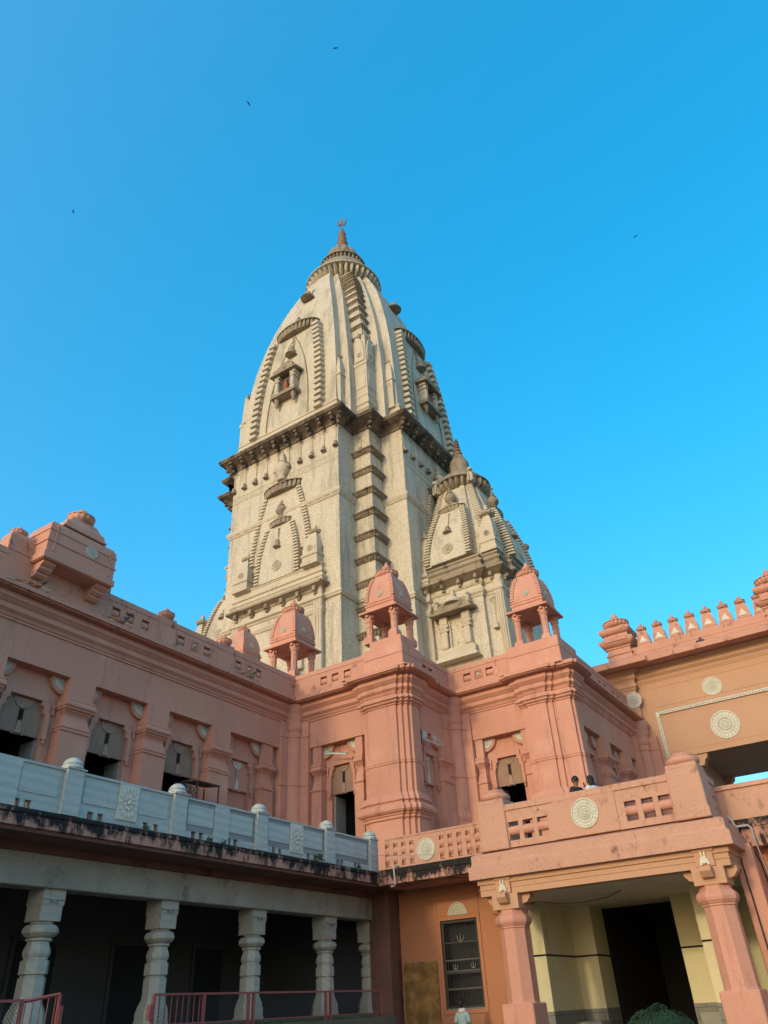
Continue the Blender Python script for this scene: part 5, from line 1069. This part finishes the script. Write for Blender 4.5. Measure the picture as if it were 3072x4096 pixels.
# ------------------------------------------------------------------ clipped bush
def leaf_cloud(mb, n, fn, s):
    for i in range(n):
        p, nrm = fn(); a = random.uniform(0, 6.28); u = nrm.orthogonal().normalized(); v = nrm.cross(u); d = (u*math.cos(a)+v*math.sin(a)+nrm*random.uniform(-.2, .9)).normalized(); e = d.cross(nrm).normalized() if d.cross(nrm).length > .01 else u
        q = s*random.uniform(.6, 1.3); mb.add([p, p+d*q*.5+e*q*.22, p+d*q, p+d*q*.5-e*q*.22], [(0, 1, 2, 3)])
    return mb
bu = thing('clipped_bush', 'dark green clipped round bush in front of the portico door', 'bush', (-5.4, 18.0, GROUND))
def dome_pt():
    while True:
        d = Vector((random.gauss(0, 1), random.gauss(0, 1), random.gauss(0, 1))).normalized()
        if d.z > -.1: break
    k = 1+.045*math.sin(d.x*9+1)*math.cos(d.y*8)+random.uniform(-.035, .012)
    return Vector((-5.4+.98*k*d.x, 18.0+.98*k*d.y, GROUND+.1+1.25*k*d.z)), d
obj('foliage', leaf_cloud(MB(), 26000, dome_pt, .04), 'hedge_leaf', bu, kind='stuff')
obj('inner_mass', MB().ball((-5.4, 18.0, GROUND+.1), (.92, .92, 1.18), 24, 14), 'hedge_leaf', bu, smooth=60)
obj('trunk', MB().tube([(-5.4, 18, GROUND-.05), (-5.38, 18.02, GROUND+.4)], [.08, .06], 8), 'earth', bu)

# ------------------------------------------------------------------ rusty mesh panel, pipes, cables, lamps
rp = thing('rusty_mesh_panel', 'rusty wire mesh panel leaning on the orange wall beside the barred window', 'mesh panel', (-15.6, 25.9, GROUND))
obj('backing', MB().box(-16.34, -14.98, 25.93, 25.96, GROUND, 1.43), 'rust_mesh', rp)
wv = MB()
for i in range(34):
    z = GROUND+.1+i*.085
    pts = [(-16.34+1.36*k/30, 25.90+.022*math.sin(k*math.pi+i*math.pi), z+.03*math.sin(k*1.57+i*3.14)) for k in range(31)]
    wv.tube(pts, .011, 4)
for k in range(24): x = -16.34+1.36*(k+.5)/24; wv.tube([(x, 25.90+.018*(-1)**(k+j), GROUND+.05+j*.29) for j in range(11)], .008, 4)
obj('woven_wire', wv, 'rust_mesh', rp, kind='stuff')
def pipe(name, label, pts, r, m, cat='pipe', n=8): return tag(put(name, MB().tube(pts, r, n).mesh(name, m, 40)), label, cat)
pipe('drain_pipe', 'pale drain pipe bent over the right walkway edge beside the portico', [(-4.12, 24.50, 4.24), (-4.05, 24.46, 4.12), (-3.98, 24.46, 3.93), (-3.66, 24.46, 3.93), (-3.60, 24.46, 3.85), (-3.58, 24.5, 3.5), (-3.55, 24.6, 2.6), (-3.55, 24.9, 1.4), (-3.55, 25.1, GROUND)], .035, 'pipe_grey')
pipe('overflow_pipe', 'short white overflow pipe hooked over the mouldy slab below the front rail', [(-15.10, 24.1, 4.25), (-15.20, 23.92, 4.25), (-15.24, 23.9, 4.18), (-15.21, 23.9, 3.66), (-15.25, 23.9, 3.62), (-15.38, 23.9, 3.62)], .032, 'pipe_grey')
pipe('wall_pipe', 'thin grey pipe at the right end of the concrete gallery beam', [(-17.08, 25.5, 3.66), (-17.08, 25.5, 2.9)], .03, 'pipe_grey')
pipe('black_cable', 'left black cable hanging beside the right portico column', [(-4.0, 24.5, 3.6), (-4.04, 24.15, 3.0), (-4.03, 24.12, 2.2), (-4.02, 24.12, 1.2), (-4.0, 24.1, 0), (-4.0, 24.1, -1.4)], .02, 'cable_black', 'cable', 5)
pipe('black_cable', 'right black cable hanging beside the right portico column', [(-3.75, 24.55, 3.5), (-3.67, 24.9, 3.0), (-3.66, 25.12, 2.3), (-3.64, 25.14, 1.3), (-3.60, 25.15, 0), (-3.6, 25.15, -1.4)], .02, 'cable_black', 'cable', 5)
pipe('sagging_wire', 'thin wire strung from the marble balustrade across to the front rail roundel', [(-15.85, 17.2, 4.19), (-15.3, 19.4, 4.20), (-14.7, 21.6, 4.26), (-13.56, 23.97, 4.40)], .008, 'pipe_grey', 'wire', 4)
pipe('ceiling_wire', 'loose wire looping under the portico ceiling behind the left column', [(-11.5, 23.6, 2.38), (-10.9, 23.7, 2.32), (-10.6, 23.75, 2.42), (-10.3, 24.2, 2.66), (-9.7, 24.5, 2.57), (-9.0, 24.6, 2.52), (-8.2, 24.8, 2.6), (-7.8, 25.0, 2.78)], .010, 'cable_black', 'wire', 4)
def tube_light(label, a, b):
    t = thing('tube_light', label, 'tube light', a, 'fluorescent tubes over the arches'); a = Vector(a); b = Vector(b); d = (b-a).normalized()
    obj('tube', MB().tube([a, b], .022, 8), 'tube_glass', t, smooth=50); obj('batten', MB().tube([a+Vector((0, 0, .045)), b+Vector((0, 0, .045))], .03, 4), 'pipe_grey', t)
    for p in (a, b): obj('holder', MB().tube([p-d*.03, p+d*.03], .04, 6), 'pipe_grey', t)
    m = (a+b)/2; return t
tube_light('slanting fluorescent tube over the open door left of the front corner pier', (-21.2, Y1-.22, 10.14), (-19.95, Y1-.22, 9.90))
tube_light('fluorescent tube over the blind arch right of the front corner pier', (XP+.2, 29.2, 10.15), (XP+.2, 30.7, 10.2))
fl = thing('flood_lamp', 'small dark flood lamp clamped to the gateway parapet', 'lamp', (-5.84, 42.1, 16.1)); obj('lamp_body', MB().loft([[(-6.1, 41.7, 16.12), (-5.6, 41.7, 16.12), (-5.6, 42.0, 16.2), (-6.1, 42.0, 16.2)], [(-6.05, 41.75, 16.28), (-5.65, 41.75, 16.28), (-5.65, 42.0, 16.36), (-6.05, 42.0, 16.36)]]), 'iron', fl); obj('lamp_bracket', MB().box(-5.9, -5.8, 41.95, 42.1, 16.2, 16.5), 'iron', fl)
cn = thing('metal_canopy', 'small black sheet canopy on legs in front of the third arch of the long wing', 'canopy', (-22.6, 21.8, ZF))
obj('sheet', MB().loft([[(-23.0, 20.9, 7.92), (-22.1, 20.9, 7.80), (-22.1, 22.15, 7.80), (-23.0, 22.15, 7.92)], [(-23.0, 20.9, 7.97), (-22.1, 20.9, 7.85), (-22.1, 22.15, 7.85), (-23.0, 22.15, 7.97)]]), 'iron', cn)
for x, y in ((-22.15, 20.95), (-22.15, 22.1), (-22.95, 20.95), (-22.95, 22.1)): obj('leg', MB().box(x-.02, x+.02, y-.02, y+.02, ZF-.05, 7.85), 'iron', cn)
lat = MB()
for i in range(6):
    for j in range(4): lat.join(MB().tube([(0, .09*math.cos(q), .11*math.sin(q)) for q in [2*math.pi*k/8 for k in range(9)]], .018, 4), Matrix.Translation((-22.97, 20.62+i*.21, 7.75-j*.24)))
obj('lattice', lat, 'iron', cn, kind='stuff')
# plants rooted in the slab edge
for i, (x, y, z, n, s, lb_) in enumerate(((-15.98, 20.58, 4.2, 70, .10, 'leafy weed growing from the slab under the rose panel nearest the corner'), (-15.98, 13.5, 4.15, 40, .08, 'small weed growing under the large rose panel of the marble balustrade'), (-15.98, 15.72, 4.15, 30, .09, 'tiny weed left of the plain middle strip of the balustrade'), (-15.98, 16.3, 4.15, 30, .07, 'tiny weed right below the plain middle strip of the balustrade'), (-15.98, 22.8, 4.15, 30, .08, 'tiny weed below the last marble panel before the corner'))):
    c = Vector((x, y, z))
    def pt(): d = Vector((random.uniform(-.2, 1), random.gauss(0, .8), random.uniform(-.1, 1.2))).normalized(); return c+d*random.uniform(.02, .13)*n/50, d
    w_ = thing('slab_weed', lb_, 'weed', c, 'weeds on the gallery slab'); obj('leaves', leaf_cloud(MB(), n, pt, s), 'weed_leaf', w_, kind='stuff'); obj('stem', MB().tube([c-Vector((.1, 0, .05)), c+Vector((.05, 0, .08))], [.012, .005], 5), 'weed_leaf', w_)

# ------------------------------------------------------------------ people
def person(label, loc, face, H, arms, shirt, hair_len, lean=0, extra=None):
    t = thing('person', label, 'person', loc); k = H/1.72
    J = {'pel': (0, 0, .93), 'chest': (0, -.01, 1.22), 'neck': (0, -.02+lean*.06, 1.45), 'hb': (0, -.03+lean*.10, 1.52), 'head': (0, -.05+lean*.14, 1.60), 'crown': (0, -.04+lean*.16, 1.66)}
    for s, n in ((-1, 'l'), (1, 'r')):
        J['hip'+n] = (s*.10, 0, .88); J['kn'+n] = (s*.11, -.03, .48); J['an'+n] = (s*.11, .02, .09); J['toe'+n] = (s*.12, -.15, .04); J['sh'+n] = (s*.18, 0, 1.39)
        J['el'+n], J['wr'+n], J['ha'+n] = arms[n]
    R = {'pel': (.15, .11), 'chest': (.16, .11), 'neck': (.06, .06), 'hb': (.065, .07), 'head': (.085, .10), 'crown': (.06, .075)}
    for n in 'lr': R.update({'hip'+n: (.09, .09), 'kn'+n: (.06, .06), 'an'+n: (.045, .045), 'toe'+n: (.04, .03), 'sh'+n: (.065, .065), 'el'+n: (.045, .045), 'wr'+n: (.03, .03), 'ha'+n: (.035, .025)})
    E_ = [('pel', 'chest'), ('chest', 'neck'), ('neck', 'hb'), ('hb', 'head'), ('head', 'crown')]
    for n in 'lr': E_ += [('pel', 'hip'+n), ('hip'+n, 'kn'+n), ('kn'+n, 'an'+n), ('an'+n, 'toe'+n), ('chest', 'sh'+n), ('sh'+n, 'el'+n), ('el'+n, 'wr'+n), ('wr'+n, 'ha'+n)]
    M = at(loc[0], loc[1], loc[2], face, k)
    def skin(name, keys, edges, grow, m, parent):
        me = bpy.data.meshes.new(name); idx = {q: i for i, q in enumerate(keys)}; me.from_pydata([J[q] for q in keys], [(idx[a], idx[b]) for a, b in edges], []); me.materials.append(MATS[m])
        o = put(name, me, parent, M); md = o.modifiers.new('skin', 'SKIN'); md.use_smooth_shade = True
        for i, q in enumerate(keys): me.skin_vertices[0].data[i].radius = (R[q][0]+grow, R[q][1]+grow); me.skin_vertices[0].data[i].use_root = (i == 0)
        sb = o.modifiers.new('sub', 'SUBSURF'); sb.levels = 2; sb.render_levels = 2; return o
    skin('body', list(J), E_, 0, 'skin', t)
    tk = ['chest', 'pel', 'neck', 'shl', 'shr', 'ell', 'elr']; skin('shirt', tk, [('pel', 'chest'), ('chest', 'neck'), ('chest', 'shl'), ('chest', 'shr'), ('shl', 'ell'), ('shr', 'elr')], .022, shirt, t)
    lk = ['pel', 'hipl', 'hipr', 'knl', 'knr', 'anl', 'anr']; skin('trousers', lk, [('pel', 'hipl'), ('pel', 'hipr'), ('hipl', 'knl'), ('hipr', 'knr'), ('knl', 'anl'), ('knr', 'anr')], .025, 'trousers', t)
    h = Vector(J['head'])
    hm = MB().ball((h.x, h.y+.025, h.z+.035), (.098, .118, .115), 14, 10)
    if hair_len: hm.loft([[(h.x+a*math.cos(q), h.y+.07+b*math.sin(q), h.z+z) for q in [2*math.pi*i/10 for i in range(10)]] for z, a, b in ((.06, .09, .07), (-.05, .105, .07), (-.16, .11, .06), (-hair_len, .08, .04))])
    obj('hair', hm, 'hair_black', t, M, 60)
    fc = MB(); fc.ball((h.x, h.y-.108, h.z-.02), (.014, .022, .022), 6, 5)
    for s in (-1, 1): fc.ball((h.x+s*.095, h.y+.01, h.z-.01), (.014, .025, .035), 6, 5)
    obj('nose_and_ears', fc, 'skin', t, M, 60)
    ey = MB(); 
    for s in (-1, 1): ey.ball((h.x+s*.034, h.y-.092, h.z+.012), (.013, .01, .008), 6, 4)
    ey.ball((h.x, h.y-.094, h.z-.062), (.022, .008, .007), 6, 4); obj('eyes_and_mouth', ey, 'hair_black', t, M, 60)
    for n in 'lr':
        w = Vector(J['wr'+n]); d = (Vector(J['ha'+n])-w).normalized(); sd = d.cross(Vector((0, 1, .2))).normalized(); nm = d.cross(sd)
        fm = MB()
        for q, (o, l) in enumerate(((-.026, .065), (-.009, .078), (.009, .072), (.026, .056))):
            b = w+d*.08+sd*o; fm.tube([b, b+d*l*.55+nm*.008, b+d*l+nm*.028], [.009, .0085, .006], 6)
        b = w+d*.03+sd*.03; fm.tube([b, b+sd*.035+d*.03, b+sd*.045+d*.065+nm*.015], [.011, .010, .007], 6); obj('fingers', fm, 'skin', t, M, 60)
    if extra == 'scarf': obj('scarf', MB().lathe([(.085, 1.40), (.125, 1.41), (.135, 1.45), (.115, 1.50), (.085, 1.52), (.075, 1.48)], 16, 0, -.01), 'scarf_white', t, M, 60)
    return t
down = {'l': ((-.24, .02, 1.12), (-.25, -.06, .86), (-.25, -.09, .78)), 'r': ((.24, .02, 1.12), (.25, -.06, .86), (.25, -.09, .78))}
person('person in a pale teal shirt and white scarf, seen from behind below the barred window', (-13.42, 24.6, GROUND), 180, 1.74, down, 'shirt_teal', 0, lean=.5, extra='scarf')
b_arm = {'l': down['l'], 'r': ((.30, -.10, 1.20), (.16, -.26, 1.38), (.10, -.24, 1.46))}
person('person with short black hair and dark top leaning at the balcony rail, left of two', (-8.12, 23.55, 4.10), 70, 1.80, b_arm, 'cloth_dark', 0)
g_arm = {'l': ((-.24, -.16, 1.24), (-.20, -.38, 1.40), (-.18, -.46, 1.44)), 'r': down['r']}
person('person with long black hair and white top at the balcony rail, right of two', (-7.60, 23.55, 4.10), -120, 1.74, g_arm, 'cloth_white', .34)

# ------------------------------------------------------------------ birds
for i, (p, rz, lb_) in enumerate((((-17.57, 24.92, 68.52), 30, 'tiny dark bird highest in the sky, near the top centre'), ((-24.21, 21.85, 61.94), 100, 'tiny dark bird in the upper sky left of centre'), ((-44.65, 20.37, 63.18), -40, 'tiny dark bird in the left sky beside the frame edge'), ((-2.12, 55.29, 64.53), 160, 'tiny dark bird in the right sky level with the tower tip'))):
    t = thing('bird', lb_, 'bird', p, 'birds in the sky'); M = at(*p, rz, .5)
    obj('body', MB().loft([[(a*math.cos(q), y, a*math.sin(q)) for q in [2*math.pi*k/8 for k in range(8)]] for y, a in ((-.22, .015), (-.16, .04), (-.05, .06), (.1, .045), (.2, .03), (.3, .035))]), 'bird_black', t, M, 60)
    for s in (-1, 1): obj('wing', MB().loft([[(s*x, y0, z), (s*x, y1, z), (s*x, y1, z+.012), (s*x, y0, z+.012)] for x, y0, y1, z in ((.03, -.08, .08, 0), (.22, -.10, .07, .08), (.42, -.02, .06, .06), (.5, .02, .05, .04))]), 'bird_black', t, M)
